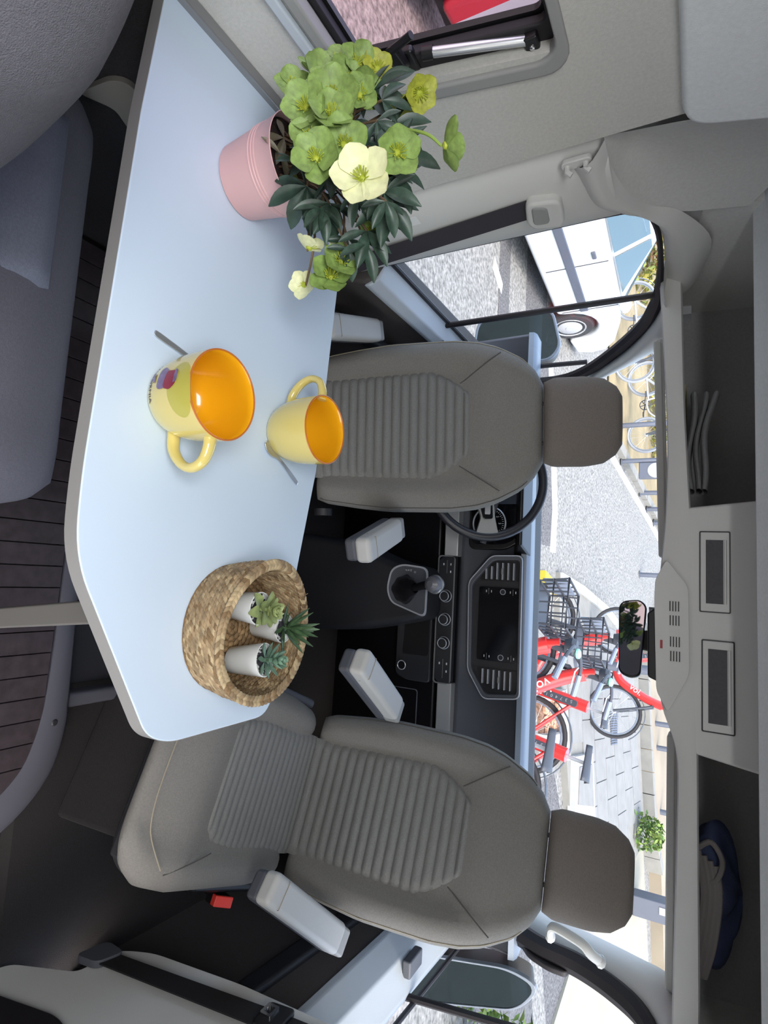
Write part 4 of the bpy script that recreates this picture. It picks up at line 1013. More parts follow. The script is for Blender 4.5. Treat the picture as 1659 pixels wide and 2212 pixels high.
def leaf(p, d, n_, size, nl, m_, L0=None):
    """palmate leaf: petiole end at p, pointing along d, face towards n_"""
    p = Vector(p); d = Vector(d).normalized(); n_ = Vector(n_); n_ = (n_-d*n_.dot(d)).normalized(); s_ = n_.cross(d)
    M_ = Matrix((d, s_, n_)).transposed().to_4x4(); M_.translation = p-Vector(hb.location)
    first = None
    for q in range(nl):
        a = rad((q-(nl-1)/2)*(150/max(nl-1, 1)) if nl > 1 else 0)
        key = (m_.name, q % 3)
        if key not in LME:
            lb = leaf_mesh(1, .155+.03*(q % 3), .008, -.16-.16*(q % 3), .05, .62, 9, .55)
            o_ = lb.make('leaf', m_, hb, angle=80); LME[key] = o_.data
        else:
            o_ = bpy.data.objects.new('leaf', LME[key]); COL.objects.link(o_); o_.parent = hb
        o_.matrix_local = M_ @ Matrix.Rotation(a, 4, 'Z') @ Matrix.Rotation(rad(random.uniform(-18, 22)), 4, 'Y') @ Matrix.Scale(size*.80*random.uniform(.85, 1.1)*(1 if abs(a) < .8 else .85), 4)
    s0 = root+Vector((random.uniform(-.04, .04), random.uniform(-.035, .035), 0))
    pts = spline([s0, s0.lerp(p, .5)+Vector((0, 0, .02)), p], 5)
    B().tube([q-Vector(hb.location) for q in pts], .0018, 6).make('stem', m_stemd, hb)
LVS = [((-.57, .645, .905), (.6, -.1, -.35), (0, -.8, .6), .085, 5, 0), ((-.70, .66, 1.0), (.3, -.2, .7), (.1, -.9, .3), .07, 5, 0), ((-.535, .65, .945), (.8, 0, .1), (0, -.6, .8), .075, 4, 0),
       ((-.61, .645, 1.0), (.35, .0, .8), (0, -.9, .3), .07, 4, 0), ((-.575, .65, .955), (.5, -.1, .3), (0, -.8, .5), .075, 4, 0), ((-.585, .66, 1.055), (.35, 0, .8), (.1, -.9, .3), .07, 3, 0),
       ((-.555, .66, 1.05), (.8, 0, .4), (.1, -.8, .5), .07, 3, 0), ((-.52, .665, 1.035), (.75, 0, .3), (.1, -.8, .5), .075, 4, 0), ((-.49, .67, 1.00), (.8, .1, .2), (0, -.7, .6), .065, 4, 0),
       ((-.47, .67, 1.0), (.8, .1, .35), (0, -.7, .6), .065, 3, 0), ((-.77, .67, .925), (-.75, -.1, .2), (.2, -.7, .6), .075, 2, 0), ((-.72, .67, 1.0), (-.2, 0, .9), (.3, -.8, .3), .07, 3, 0),
       ((-.655, .635, .862), (.1, -.6, -.45), (.1, -.6, .7), .048, 3, 1), ((-.625, .63, .862), (.6, -.35, -.25), (.1, -.6, .7), .05, 2, 1), ((-.60, .66, 1.055), (.1, 0, 1), (.2, -.9, .2), .05, 2, 0),
       ((-.68, .65, .90), (.3, -.3, .5), (0, -.7, .5), .06, 4, 0), ((-.60, .63, .895), (.3, -.5, .2), (0, -.6, .8), .05, 4, 0), ((-.50, .69, .955), (.9, .1, -.1), (0, -.5, .8), .06, 3, 0), ((-.66, .66, .95), (.2, -.2, .8), (.1, -.9, .3), .08, 5, 0),
       ((-.56, .67, 1.0), (.6, .1, .5), (.1, -.8, .5), .08, 5, 0), ((-.64, .67, 1.03), (.2, .1, .9), (.1, -.9, .3), .07, 4, 0)]
LVS += [((-.555, .64, 1.03), (.5, .2, .8), (-.3, -.9, .2), .06, 4, 0), ((-.53, .64, 1.00), (.9, -.1, .2), (0, -.9, .3), .055, 4, 0), ((-.585, .64, 1.03), (.1, 0, 1), (.1, -.9, .1), .055, 3, 0),
        ((-.66, .64, 1.03), (-.3, .1, .9), (.1, -.9, .2), .055, 4, 0), ((-.70, .65, .94), (-.4, -.2, .7), (.2, -.9, .3), .055, 4, 0), ((-.47, .67, .97), (.9, 0, -.1), (0, -.7, .6), .05, 4, 0), ((-.60, .62, .93), (.4, -.6, .0), (0, -.6, .8), .05, 4, 0)]
random.seed(77)
for q in range(16):
    p = (random.uniform(-.68, -.50), random.uniform(.63, .69), random.uniform(.90, 1.05))
    LVS.append((p, (random.uniform(-.2, .9), random.uniform(-.3, .1), random.uniform(.0, .8)), (random.uniform(-.2, .3), -.8, random.uniform(.2, .7)), random.uniform(.05, .07), 4, 0))
for p, d, n_, s_, k, b_ in LVS: leaf(p, d, n_, s_, k, m_bleaf if b_ else m_hleaf)

# ================================================================== OUTSIDE
def gz(x, y): return -.68+.10*max(0, y-7)+.10*max(0, x+.3)
def inpoly(x, y, P):
    c = False; j = len(P)-1
    for i in range(len(P)):
        if (P[i][1] > y) != (P[j][1] > y) and x < (P[j][0]-P[i][0])*(y-P[i][1])/(P[j][1]-P[i][1])+P[i][0]: c = not c
        j = i
    return c
def drape(poly, dz, name, m_, cuts=3, th=.02, parent=None):
    me = bmesh.new(); me.faces.new([me.verts.new((x, y, 0)) for x, y in poly])
    bmesh.ops.triangulate(me, faces=me.faces)
    for k in range(cuts): bmesh.ops.subdivide_edges(me, edges=me.edges[:], cuts=1, use_grid_fill=True)
    r = bmesh.ops.extrude_face_region(me, geom=me.faces[:])
    for v in [q for q in r['geom'] if isinstance(q, bmesh.types.BMVert)]: v.co.z = 1
    me.verts.index_update(); b = B()
    b.add([(v.co.x, v.co.y, gz(v.co.x, v.co.y)+dz-(th if v.co.z < .5 else 0)) for v in me.verts], [tuple(v.index for v in f.verts) for f in me.faces]); me.free()
    return b.make(name, m_, parent, angle=40)
m_asph = mat('pale_asphalt', rgb(98, 97, 94), .9, noise=(26, .3), spotted=rgb(150, 148, 143))
m_asph2 = mat('grey_asphalt', rgb(66, 65, 67), .9, noise=(40, .35), spotted=rgb(112, 110, 110))
m_paint = mat('road_paint', rgb(166, 166, 163), .7, noise=(9, .06))
m_yel = mat('yellow_paint', rgb(186, 166, 50), .7)
m_conc = mat('pale_concrete', rgb(126, 124, 118), .9, noise=(6, .10), bump=(60, .2))
m_slab = mat('paving', rgb(124, 123, 120), .9, noise=(5, .10), bump=(60, .2))
m_dirt = mat('dry_bank', rgb(136, 122, 92), 1, noise=(1.6, .25), bump=(20, .5))
m_cream = mat('cream_ground', rgb(148, 142, 126), .95, noise=(2.5, .07))
m_post = mat('post_grey', rgb(88, 92, 104), .5, .2)
b = B()
b.grid(lambda u, v: (-26+52*u, -12+58*v, gz(-26+52*u, -12+58*v)+(.0 if v < .7 else (v-.7)*10)), 40, 60)
gr = b.make('road', m_asph, angle=60); struct(gr)
struct(drape([(-14, 6.3), (-3.15, 6.39), (.2, 6.6), (0, 8.2), (-.15, 8.66), (-1.1, 8.75), (-3.85, 8.3), (-14, 6.9)], .008, 'asphalt_lane', m_asph2))
struct(drape([(2.0, 5.0), (9, 5.0), (9, 8.5), (3.5, 8.5), (2.3, 8.2)], .010, 'asphalt_apron', m_asph2))
struct(drape([(-3.9, 8.49), (-1.15, 8.99), (-.18, 8.93), (-.16, 8.66), (-1.11, 8.75), (-3.81, 8.30)], .014, 'edge_line', m_paint))
struct(drape([(-2.98, 11.7), (-2.60, 12.2), (-1.30, 18.4), (-.75, 20.4), (-.95, 20.4), (-1.62, 18.0), (-2.85, 12.0)], .014, 'edge_line', m_paint))
for x, y in ((-3.66, 6.30), (-4.4, 6.25), (-3.0, 6.72)):
    struct(drape([(x-.10, y-.14), (x+.08, y+.20), (x+.22, y+.16), (x+.05, y-.18)], .016, 'lane_dash', m_paint))
# verge and dry bank on the far left
struct(drape([(-3.05, 11.9), (-1.75, 18.0), (-1.1, 21), (-16, 24), (-16, 12.2)], .05, 'dry_bank', m_dirt, 4))
for k in range(7):
    a = Vector((-3.0, 12.05)).lerp(Vector((-1.2, 20.5)), k/7); c = Vector((-3.0, 12.05)).lerp(Vector((-1.2, 20.5)), (k+.97)/7)
    n_ = Vector((-(c-a).y, (c-a).x)).normalized()*.22
    drape([tuple(a), tuple(c), tuple(c+n_), tuple(a+n_)], .12, 'kerb_stone', m_conc, 0, .14, gr)
# pavement on the right with slabs and kerb stones
kerb = [(-.19, 8.9), (-.01, 10.03), (.35, 11.57), (.75, 12.6), (1.45, 13.9)]
pv = struct(drape(kerb+[(3.2, 13.3), (4.8, 12.95), (4.8, 8.5), (2.3, 8.55), (1.95, 8.55), (1.5, 8.55), (.3, 8.75)], .09, 'pavement', m_conc, 3, .12))
for (x0, y0), (x1, y1) in zip(kerb, kerb[1:]):
    k = 2
    for q in range(k):
        a = Vector((x0, y0)).lerp(Vector((x1, y1)), (q+.02)/k); c = Vector((x0, y0)).lerp(Vector((x1, y1)), (q+.98)/k)
        n_ = Vector(((c-a).y, -(c-a).x)).normalized()*.16
        drape([tuple(a), tuple(c), tuple(c+n_), tuple(a+n_)], .125, 'kerb_stone', m_paint, 0, .14, pv)
poly = kerb+[(3.2, 13.3), (4.8, 12.95), (4.8, 8.6), (0, 8.7)]
ca, sa = math.cos(rad(-8)), math.sin(rad(-8))
for i in range(-1, 10):
    for j in range(0, 9):
        lx, ly = i*.62+(.31 if j % 2 else 0), 8.4+j*.62
        pts = []
        for dx, dy in ((.008, .008), (.612, .008), (.612, .612), (.008, .612)):
            X, Y = lx+dx, ly+dy-8.6
            pts.append((X*ca-Y*sa, X*sa+Y*ca+8.6))
        if all(inpoly(x, y, poly) and inpoly(x-.2, y, poly) for x, y in pts): drape(pts, .108+random.uniform(-.002, .002), 'paving_slab', m_slab, 0, .03, pv)
for k, (x, y) in enumerate(((-.19, 8.22), (-.09, 8.50))):
    drape([(x, y), (x+.10, y+.27), (x+.24, y+.22), (x+.14, y-.05)], .10, 'yellow_kerb_stone', m_yel, 0, .12, pv)
# white concrete frame, drain, planted bed
wf = drape([(2.36, 8.75), (2.50, 9.62), (3.36, 9.47), (3.06, 8.50)], .16, 'concrete_frame', m_paint, 1, .1); tag(wf, 'white concrete rim set in the pavement beside the passenger headrest', 'frame')
drape([(2.52, 8.86), (2.62, 9.48), (3.18, 9.38), (2.96, 8.66)], .175, 'frame_infill', m_slab, 0, .03, wf)
dn = empty('drain_grate', (2.4, 11.2, gz(2.4, 11.2)+.112)); tag(dn, 'grey slotted drain grate in the pavement behind the bicycle wheel', 'grate')
for k in range(14):
    t = k/13; a = Vector((2.12, 11.01)).lerp(Vector((2.62, 10.91)), t); c = Vector((2.2, 11.55)).lerp(Vector((2.68, 11.33)), t)
    w_ = Vector((.022, 0)); q = [a, c, c+w_, a+w_]
    B().hull([(p.x-2.4, p.y-11.2, gz(p.x, p.y)-gz(2.4, 11.2)) for p in q], [(p.x-2.4, p.y-11.2, gz(p.x, p.y)-gz(2.4, 11.2)+.012) for p in q]).make('grate_bar', m_post, dn)
bed = struct(drape([(1.48, 7.75), (1.50, 8.50), (1.98, 8.46), (1.90, 7.78)], .05, 'planting_bed', mat('mulch', rgb(120, 92, 76), 1, noise=(30, .5), bump=(60, 1)), 1, .08))
for pts in ([(1.42, 7.7), (1.44, 8.56), (1.51, 8.56), (1.49, 7.7)], [(1.44, 8.49), (1.44, 8.60), (2.36, 8.52), (2.34, 8.42)], [(1.90, 7.75), (1.99, 8.46), (2.10, 8.45), (2.01, 7.74)]):
    drape(pts, .15, 'kerb_stone', m_paint, 0, .16, bed)
random.seed(4); b = B()
for k in range(46):
    x, y = random.uniform(1.53, 1.90), random.uniform(7.85, 8.42)
    b.ball((x, y, gz(x, y)+.07), (random.uniform(.02, .05), random.uniform(.02, .05), .03), 6)
o = b.make('bark_chips', mat('bark', rgb(178, 136, 110), 1, noise=(14, .5)), bed, weld=False); o['kind'] = 'stuff'
o = drape([(2.02, 7.5), (2.10, 8.08), (2.42, 8.05), (2.38, 7.5)], .09, 'paver_strip', m_slab, 0, .12); struct(o)
# low wall and pale ground on the right, far wall
struct(drape([(4.75, 8.5), (4.85, 13.0), (9, 12), (14, 8), (14, 4.5), (6.0, 4.5)], .04, 'cream_ground', m_cream, 2, .1))
lw = struct(empty('low_wall', (3, 13.4, .3)))
pts = [(1.45, 13.95), (2.3, 13.62), (3.2, 13.38), (4.0, 13.18), (4.85, 13.05), (5.5, 13.3)]
for a, c in zip(pts, pts[1:]):
    for q in range(2):
        p0 = Vector(a).lerp(Vector(c), q/2+.01); p1 = Vector(a).lerp(Vector(c), q/2+.49); n_ = Vector((-(p1-p0).y, (p1-p0).x)).normalized()*.2
        drape([tuple(p0), tuple(p1), tuple(p1+n_), tuple(p0+n_)], .28, 'coping_stone', m_conc, 0, .34, lw).location = (-3, -13.4, -.3)
struct(drape([(1.5, 14.1), (5.5, 13.5), (9, 12.2), (16, 9), (18, 22), (-.6, 22), (-.8, 20.6)], .22, 'upper_ground', mat('upper_ground', rgb(140, 128, 110), .95, noise=(1.2, .14)), 3, .3))

def post(p, h, w_, label, tilt=0, box=False, grp='grey posts along the road'):
    x, y = p; t = empty('fence_post', (x, y, gz(x, y)+.02)); tag(t, label, 'post', grp)
    B().lathe([(w_, 0), (w_, h), (w_*.8, h+.02), (0, h+.02)], n=12).make('shaft', m_post, t)
    B().lathe([(w_*1.8, 0), (w_*1.8, .015), (0, .02)], n=12).make('foot_plate', m_post, t)
    if box:
        B().box(.05, .40, -.05, .05, .35, .95).make('sign_box', m_post, t, bevel=.02)
        B().lathe([(.03, .004), (.16, .004), (.16, 0)], (0, 0, 0), 20, Matrix.Rotation(PI/2, 3, 'X')).xf(Matrix.Translation((.225, -.052, .68))).make('round_plate', m_plasd, t)
for p, w_ in (((-3.47, 13.08), 'grey roadside post directly above the driver headrest'), ((-2.34, 15.26), 'grey roadside post next beyond the one with the sign box'), ((-2.06, 16.17), 'grey roadside post between two others, second beyond the sign box'), ((-1.81, 17.17), 'smallest and farthest grey roadside post on the dry bank')): post(p, 1.25, .055, w_)
post((-2.72, 13.21), 1.25, .05, 'grey post with a sign box beyond the driver headrest', box=True, grp=None)
for p, w_ in (((-.36, 15.3), 'grey post behind the mirror beside the road, left of the low wall'), ((1.65, 15.6), 'grey post above the low wall nearest the mirror'), ((2.87, 14.4), 'grey post above the low wall, left one of a close pair'), ((3.35, 14.3), 'grey post above the low wall, right one of a close pair'), ((4.55, 14.0), 'grey post above the low wall behind the green weeds')): post(p, 1.3, .055, w_, grp='grey posts above the low wall')
bp_ = empty('barrier_post', (5.43, 11.8, gz(5.43, 11.8)+.04)); tag(bp_, 'thick dark grey barrier post on pale ground beyond the passenger headrest', 'post')
B().box(-.17, .17, -.15, .15, 0, 1.2).make('shaft', m_post, bp_, bevel=.02)
B().box(-.10, .02, -.162, -.15, .42, .60).make('plate', m_plasd, bp_, bevel=.004)
lp = empty('lamp_post', (1.13, 9.25, gz(1.13, 9.25)+.1)); tag(lp, 'tall grey pole rising between the parked red bicycles', 'pole')
B().lathe([(.066, 0), (.066, 2.6), (.05, 2.62), (.05, 4.2), (0, 4.22)], n=16).make('shaft', m_post, lp)
B().lathe([(.10, 0), (.10, .05), (.066, .09)], n=16, cap=False).make('collar', m_post, lp)
# foliage: weeds and the sunlit hedge bank
def clump(name, c, r, n_, size, cols, label, cat, seed, parts='leaf'):
    random.seed(seed); t = empty(name, c); tag(t, label, cat)
    bl = [B() for _ in cols]
    for k in range(n_):
        a = random.random()*2*PI; z = random.random()**.8; rr = r[0]*(1-.35*z)*random.random()**.5
        p = Vector((math.cos(a)*rr, math.sin(a)*rr*r[1]/r[0], z*r[2]*(1-.4*(rr/r[0])**2)))
        q = Euler((random.uniform(-1, 1), random.uniform(-1, 1), random.random()*6)).to_matrix()
        s_ = size*random.uniform(.6, 1.3)
        vs = [p+q @ Vector(v)*s_ for v in ((-.5, 0, 0), (0, -.22, .05), (.5, 0, -.06), (0, .22, .05))]
        bl[k % len(cols)].add(vs, [(0, 1, 2), (0, 2, 3)])
    for bb_, m_ in zip(bl, cols):
        o_ = bb_.make('foliage', m_, t, weld=False, angle=180); o_['kind'] = 'stuff'
    return t
g1 = mat('weed_green', rgb(76, 104, 42), .7, noise=(9, .3)); g2 = mat('weed_light', rgb(112, 132, 58), .7, noise=(9, .3))
h1 = mat('hedge_olive', rgb(112, 122, 58), .8, noise=(5, .3)); h2 = mat('hedge_yellow', rgb(158, 150, 72), .8, noise=(5, .3)); h3 = mat('hedge_brown', rgb(132, 96, 62), .8, noise=(5, .3))
clump('weed', (4.42, 12.35, gz(4.42, 12.35)+.05), (.42, .35, .5), 420, .12, (g1, g2), 'leafy green weeds at the foot of the low wall', 'plant', 31)
clump('shrub', (3.6, 4.85, gz(3.6, 4.85)), (.35, .35, .75), 420, .11, (g1, g2), 'leafy green shrub behind the right wing mirror', 'plant', 32)
hd = clump('hedge', (-9.6, 14.6, -.55), (3.2, 2.2, 2.6), 5200, .22, (h1, h2, h1, h3), 'sunlit yellow-green hedge bank behind the white car', 'hedge', 33)
clump('grass_tuft', (-5.6, 16.6, .35), (2.6, .9, .55), 1800, .16, (h2, h1), 'yellow-green grass strip on the far bank above the driver headrest', 'grass', 34)

# ---- cars
m_tyre = mat('tyre', rgb(48, 47, 50), .85); m_tyrep = mat('pale_tyre', rgb(140, 144, 152), .8); m_hub = mat('hubcap', rgb(190, 190, 192), .4, .3)
m_cglass = mat('car_glass', rgb(60, 84, 92), .08, coat=1)
def car(name, loc, head, paint, label, S_=1.14):
    t = empty(name, loc, PI/2-head); t.scale = (S_,)*3; tag(t, label, 'car')
    lo = [(-2.05, .30), (-2.12, .45), (-2.12, .70), (-2.05, .95), (-1.9, 1.0), (.85, .98), (1.35, .92), (1.82, .80), (2.03, .66), (2.08, .45), (2.02, .26)]
    arch = lambda cx: [(cx+.345*math.cos(a*PI/10), .30+.345*math.sin(a*PI/10)) for a in range(11)]
    prof = lo+[(1.65, .22)]+[(x, max(z, .22)) for x, z in arch(1.28)]+[(.90, .20), (-.88, .20)]+[(x, max(z, .22)) for x, z in arch(-1.28)]+[(-1.66, .24)]
    body = B().prism(prof, 1.66, 'y', -.83).make('body', paint, t, bevel=.05, seg=3)
    A_ = [(-1.98, -.78, .97), (.98, -.78, .97), (.98, .78, .97), (-1.98, .78, .97)]
    R2 = [(-1.55, -.60, 1.42), (.10, -.60, 1.43), (.10, .60, 1.43), (-1.55, .60, 1.42)]
    B().hull(A_, R2).make('cabin', paint, t, bevel=.07, seg=3)
    for s in (-1, 1):
        def sp(x, z, o=.012):
            k = (z-.97)/(1.43-.97); return (x, s*(.78-.18*k+o), z)
        for nm, pts in (('side_window', [(-.02, 1.01), (.70, 1.01), (.12, 1.37), (-.02, 1.37)]), ('side_window', [(-.98, 1.01), (-.10, 1.01), (-.10, 1.37), (-.98, 1.37)]), ('side_window', [(-1.62, 1.03), (-1.05, 1.01), (-1.05, 1.36), (-1.42, 1.36)])):
            B().slab([sp(x, z) for x, z in pts], (0, s*.006, 0)).make(nm, m_cglass, t, bevel=.003)
        B().box(-1.5, .88, s*.835-.012, s*.835+.012, .50, .60).make('rub_strip', m_post, t, bevel=.01)
        for x in (-.06, -1.02, .86):
            B().box(x-.004, x+.004, s*.831-.004, s*.831+.004, .28, .95).make('door_seam', m_dark, t)
        for x in (-.20, -1.15): B().box(x-.07, x+.05, s*.835-.015, s*.835+.015, .80, .845).make('door_handle', m_post, t, bevel=.01)
        B().ball((.74, s*.92, 1.04), (.06, .11, .075), 10).make('wing_mirror', paint, t)
        B().hull([(1.9, s*.55, .62), (1.9, s*.80, .62), (1.82, s*.80, .76), (1.9, s*.55, .74)], [(2.04, s*.52, .60), (1.9, s*.815, .60), (1.80, s*.815, .76), (1.99, s*.52, .70)]).make('headlight', m_hub, t, bevel=.01)
        B().box(-2.13, -2.02, s*.60, s*.78, .68, .90).make('tail_light', m_red, t, bevel=.015)
        for x in (-1.28, 1.28):
            Rx = Matrix.Rotation(-s*PI/2, 4, 'X')
            w = B().lathe([(.20, -.09), (.285, -.09), (.305, -.06), (.305, .06), (.285, .09), (.20, .09)], n=32).xf(Matrix.Translation((x, s*.73, .30)) @ Rx).make('wheel', m_tyre, t)
            B().lathe([(.21, .086), (.205, .098), (.17, .080), (.15, .095), (.06, .10), (.05, .108), (0, .108)], n=32).xf(Matrix.Translation((x, s*.73, .30)) @ Rx).make('hubcap', m_hub, w)
            b_ = B()
            for k in range(14):
                a = 2*PI*k/14; b_.ball((.178*math.cos(a), .178*math.sin(a), .088), (.016, .016, .006), 6)
            b_.xf(Matrix.Translation((x, s*.73, .30)) @ Rx).make('hubcap_hole', m_dark, w)['kind'] = 'stuff'
    for x0, z0, x1, z1, nm in ((1.03, 1.0, .16, 1.40, 'windscreen'), (-2.01, 1.02, -1.60, 1.38, 'rear_window')):
        B().slab([(x0, -.66, z0), (x0, .66, z0), (x1, .54, z1), (x1, -.54, z1)], (.012 if x0 > 0 else -.012, 0, .012)).make(nm, m_cglass, t)
    B().box(-2.16, -2.04, -.80, .80, .32, .50).make('bumper', paint, t, bevel=.03); B().box(2.0, 2.12, -.78, .78, .28, .48).make('bumper', paint, t, bevel=.03)
    B().box(-2.0, 2.0, -.70, .70, .16, .24).make('underbody', m_black, t)
    return t
m_wcar = mat('white_car_paint', rgb(206, 209, 212), .25, coat=.6); m_rcar = mat('red_car_paint', rgb(158, 28, 46), .25, coat=.6)
car('parked_car', (-4.95, 7.35, -.64), rad(5), m_wcar, 'white hatchback parked beyond the driver door window')
car('parked_car', (-5.6, 2.0, -.68), rad(2), m_rcar, 'red car parked outside the camper side window')

# ---- wing mirrors of the van
def wing_mirror(pts, y, depth, label, s):
    cx = sum(p[0] for p in pts)/len(pts); cz = sum(p[1] for p in pts)/len(pts)
    t = empty('wing_mirror', (cx, y, cz)); tag(t, label, 'mirror', None)
    P = roundpoly([(x-cx, z-cz) for x, z in pts], .05, 5)
    b_ = B(); b_.hull([(x, 0, z) for x, z in P], [(x*.8, depth, z*.85) for x, z in P]); b_.make('housing', m_black, t, bevel=.02, seg=3)
    B().ring([(x*1.01, z*1.01) for x, z in P], [(x*.93, z*.95) for x, z in P], .02, 'y', -.008).make('rim', mat('mirror_rim', rgb(120, 128, 140), .35), t, bevel=.004)
    zs0 = -.22*(max(z for _, z in P)-min(z for _, z in P))
    up_ = [(x*.93, max(z*.95, zs0)) for x, z in P]
    B().prism([(x*.95, z*.97) for x, z in P], .004, 'y', -.004).xf(Matrix.Identity(4)).make('mirror_glass', mat('mirror_dark_reflection', (.06, .08, .085), .06, 1), t)  # dark reflection put into the glass colour
    B().hull([(-s*.05, .02, -.14), (-s*.05, .08, -.14), (-s*.05, .08, -.09), (-s*.05, .02, -.09)], [(-s*.13, .06, -.20), (-s*.13, .13, -.20), (-s*.13, .13, -.14), (-s*.13, .06, -.14)]).make('mirror_arm', m_black, t, bevel=.01)
    return t
wing_mirror([(-1.20, .52), (-1.20, .86), (-1.02, .90), (-.965, .86), (-.975, .56), (-1.05, .50)], 2.46, .12, 'dark left wing mirror outside the driver door quarter window', -1)
wing_mirror([(1.40, .47), (1.33, .56), (1.268, .87), (1.29, .975), (1.385, .905), (1.44, .72), (1.50, .51)], 2.065, .12, 'dark right wing mirror outside the passenger door window', 1)

# ---- hire bicycles
m_bred = mat('bike_red', rgb(206, 46, 44), .35, coat=.3); m_bdark = mat('bike_dark', rgb(58, 62, 70), .55)
m_mint = mat('mint_lamp', rgb(140, 226, 190), .4); m_bgrey = mat('bike_grey', rgb(120, 130, 146), .5)
m_silverw = mat('bike_alloy', rgb(190, 194, 198), .35, .6)
def bike(loc, head, label, frame_m=m_bred, brand=True, basket=True, S_=1.14, lean=0, grp='parked bicycles', dark=False):
    t = empty('bicycle', loc, rot=(lean, 0, PI/2-head)); t.scale = (S_,)*3; tag(t, label, 'bicycle', grp)
    R_ = .33
    for x, nm in ((.55, 'front_wheel'), (-.55, 'rear_wheel')):
        w = B().tube([(x+R_*math.cos(a*PI/18), 0, R_+.0+R_*math.sin(a*PI/18)*.999) for a in range(36)], .023, 8, close=True).make(nm, m_tyre if brand else m_tyrep, t)
        b_ = B().tube([(x+.295*math.cos(a*PI/18), 0, R_+.295*math.sin(a*PI/18)) for a in range(36)], .010, 6, close=True); b_.make('wheel_rim', m_bgrey, w)
        b_ = B().tube([(x, -.05, R_), (x, .05, R_)], .028, 10)
        for k in range(18):
            a = 2*PI*k/18; b_.tube([(x+.02*math.cos(a+.7), .025*(-1)**k, R_+.02*math.sin(a+.7)), (x+.29*math.cos(a), 0, R_+.29*math.sin(a))], .0016, 4)
        b_.make('spokes', m_silverw, w)['kind'] = 'stuff'
        b_ = B(); aa = [rad(v) for v in range(20, 171, 10)] if x < 0 else [rad(v) for v in range(30, 151, 10)]
        for u0, u1 in zip(aa, aa[1:]):
            r0 = .385
            b_.hull([(x+r0*math.cos(u0), -.032, R_+r0*math.sin(u0)), (x+r0*math.cos(u1), -.032, R_+r0*math.sin(u1)), (x+r0*math.cos(u1), .032, R_+r0*math.sin(u1)), (x+r0*math.cos(u0), .032, R_+r0*math.sin(u0))],
                    [(x+(r0+.006)*math.cos(u0), -.032, R_+(r0+.006)*math.sin(u0)), (x+(r0+.006)*math.cos(u1), -.032, R_+(r0+.006)*math.sin(u1)), (x+(r0+.006)*math.cos(u1), .032, R_+(r0+.006)*math.sin(u1)), (x+(r0+.006)*math.cos(u0), .032, R_+(r0+.006)*math.sin(u0))])
        b_.make('mudguard', m_bdark if brand else m_tyrep, t)
    dn_ = spline([(.40, 0, .92), (.33, 0, .72), (.16, 0, .42), (.0, 0, .34), (-.14, 0, .34)], 5)
    fr = B()
    big = .075 if brand else .022
    fr.tube(dn_, big, 12, flat=.75)
    fr.tube([(-.13, 0, .34), (-.24, 0, .84)], .9*big if brand else .02, 12, flat=.8)
    if not brand: fr.tube([(.38, 0, .82), (-.22, 0, .74)], .018, 10)
    for s in (-1, 1):
        fr.tube([(-.13, .03*s, .36), (-.55, .06*s, R_)], .014, 8); fr.tube([(-.22, .03*s, .72), (-.55, .06*s, R_)], .012, 8)
    f_ = fr.make('frame', frame_m, t, angle=60)
    b_ = B().tube([(.385, 0, .80), (.42, 0, 1.0)], .034, 12)
    b_.make('head_tube', frame_m, t)
    b_ = B()
    for s in (-1, 1): b_.tube([(.43, .045*s, .80), (.46, .055*s, .70), (.55, .06*s, R_)], .016, 8)
    b_.tube([(.43, -.05, .80), (.43, .05, .80)], .02, 8)
    b_.make('fork', m_bdark, t)
    b_ = B().tube([(.40, 0, .95), (.36, 0, 1.10)], .026, 10); b_.make('stem', m_bdark, t)
    hb_ = spline([(.22, -.30, 1.07), (.30, -.26, 1.10), (.38, -.12, 1.11), (.38, 0, 1.10), (.38, .12, 1.11), (.30, .26, 1.10), (.22, .30, 1.07)], 5)
    h_ = B().tube(hb_, .013, 8).make('handlebar', m_bdark, t)
    for s in (-1, 1):
        B().tube([(.13, .325*s, 1.05), (.27, .28*s, 1.09)], .019, 10).make('grip', m_bgrey, h_)
        B().tube([(.33, .24*s, 1.10), (.28, .22*s, 1.07), (.18, .27*s, 1.04)], .006, 6).make('brake_lever', m_silverw, h_)
    B().tube([(-.24, 0, .82), (-.27, 0, .97)], .014, 10).make('seat_post', m_silverw, t)
    B().grid(lambda u, v: (-.40+.26*u, (.085*(1-u)**1.2+.018)*math.cos(PI*v), .97+.035*math.sin(PI*v)+.01*u), 10, 11).make('saddle', m_bdark, t, solid=.02)
    b_ = B().lathe([(.10, -.006), (.10, .006), (.085, .006), (.085, -.006)], n=24, cap=False).xf(Matrix.Translation((-.05, .05, .30)) @ Matrix.Rotation(PI/2, 4, 'X'))
    for k in range(5):
        a = 2*PI*k/5; b_.tube([(-.05, .05, .30), (-.05+.09*math.cos(a), .05, .30+.09*math.sin(a))], .008, 6)
    c_ = b_.make('crank', m_bdark, t)
    for s in (-1, 1):
        B().tube([(-.05, .07*s, .30), (-.05+.17*s, .09*s, .30-.03*s)], .011, 8).make('crank_arm', m_bdark, c_)
        B().box(-.05+.17*s-.045, -.05+.17*s+.045, .09*s if s > 0 else -.17, .17 if s > 0 else -.09, .285-.03*s, .31-.03*s).make('pedal', m_bdark, c_, bevel=.006)
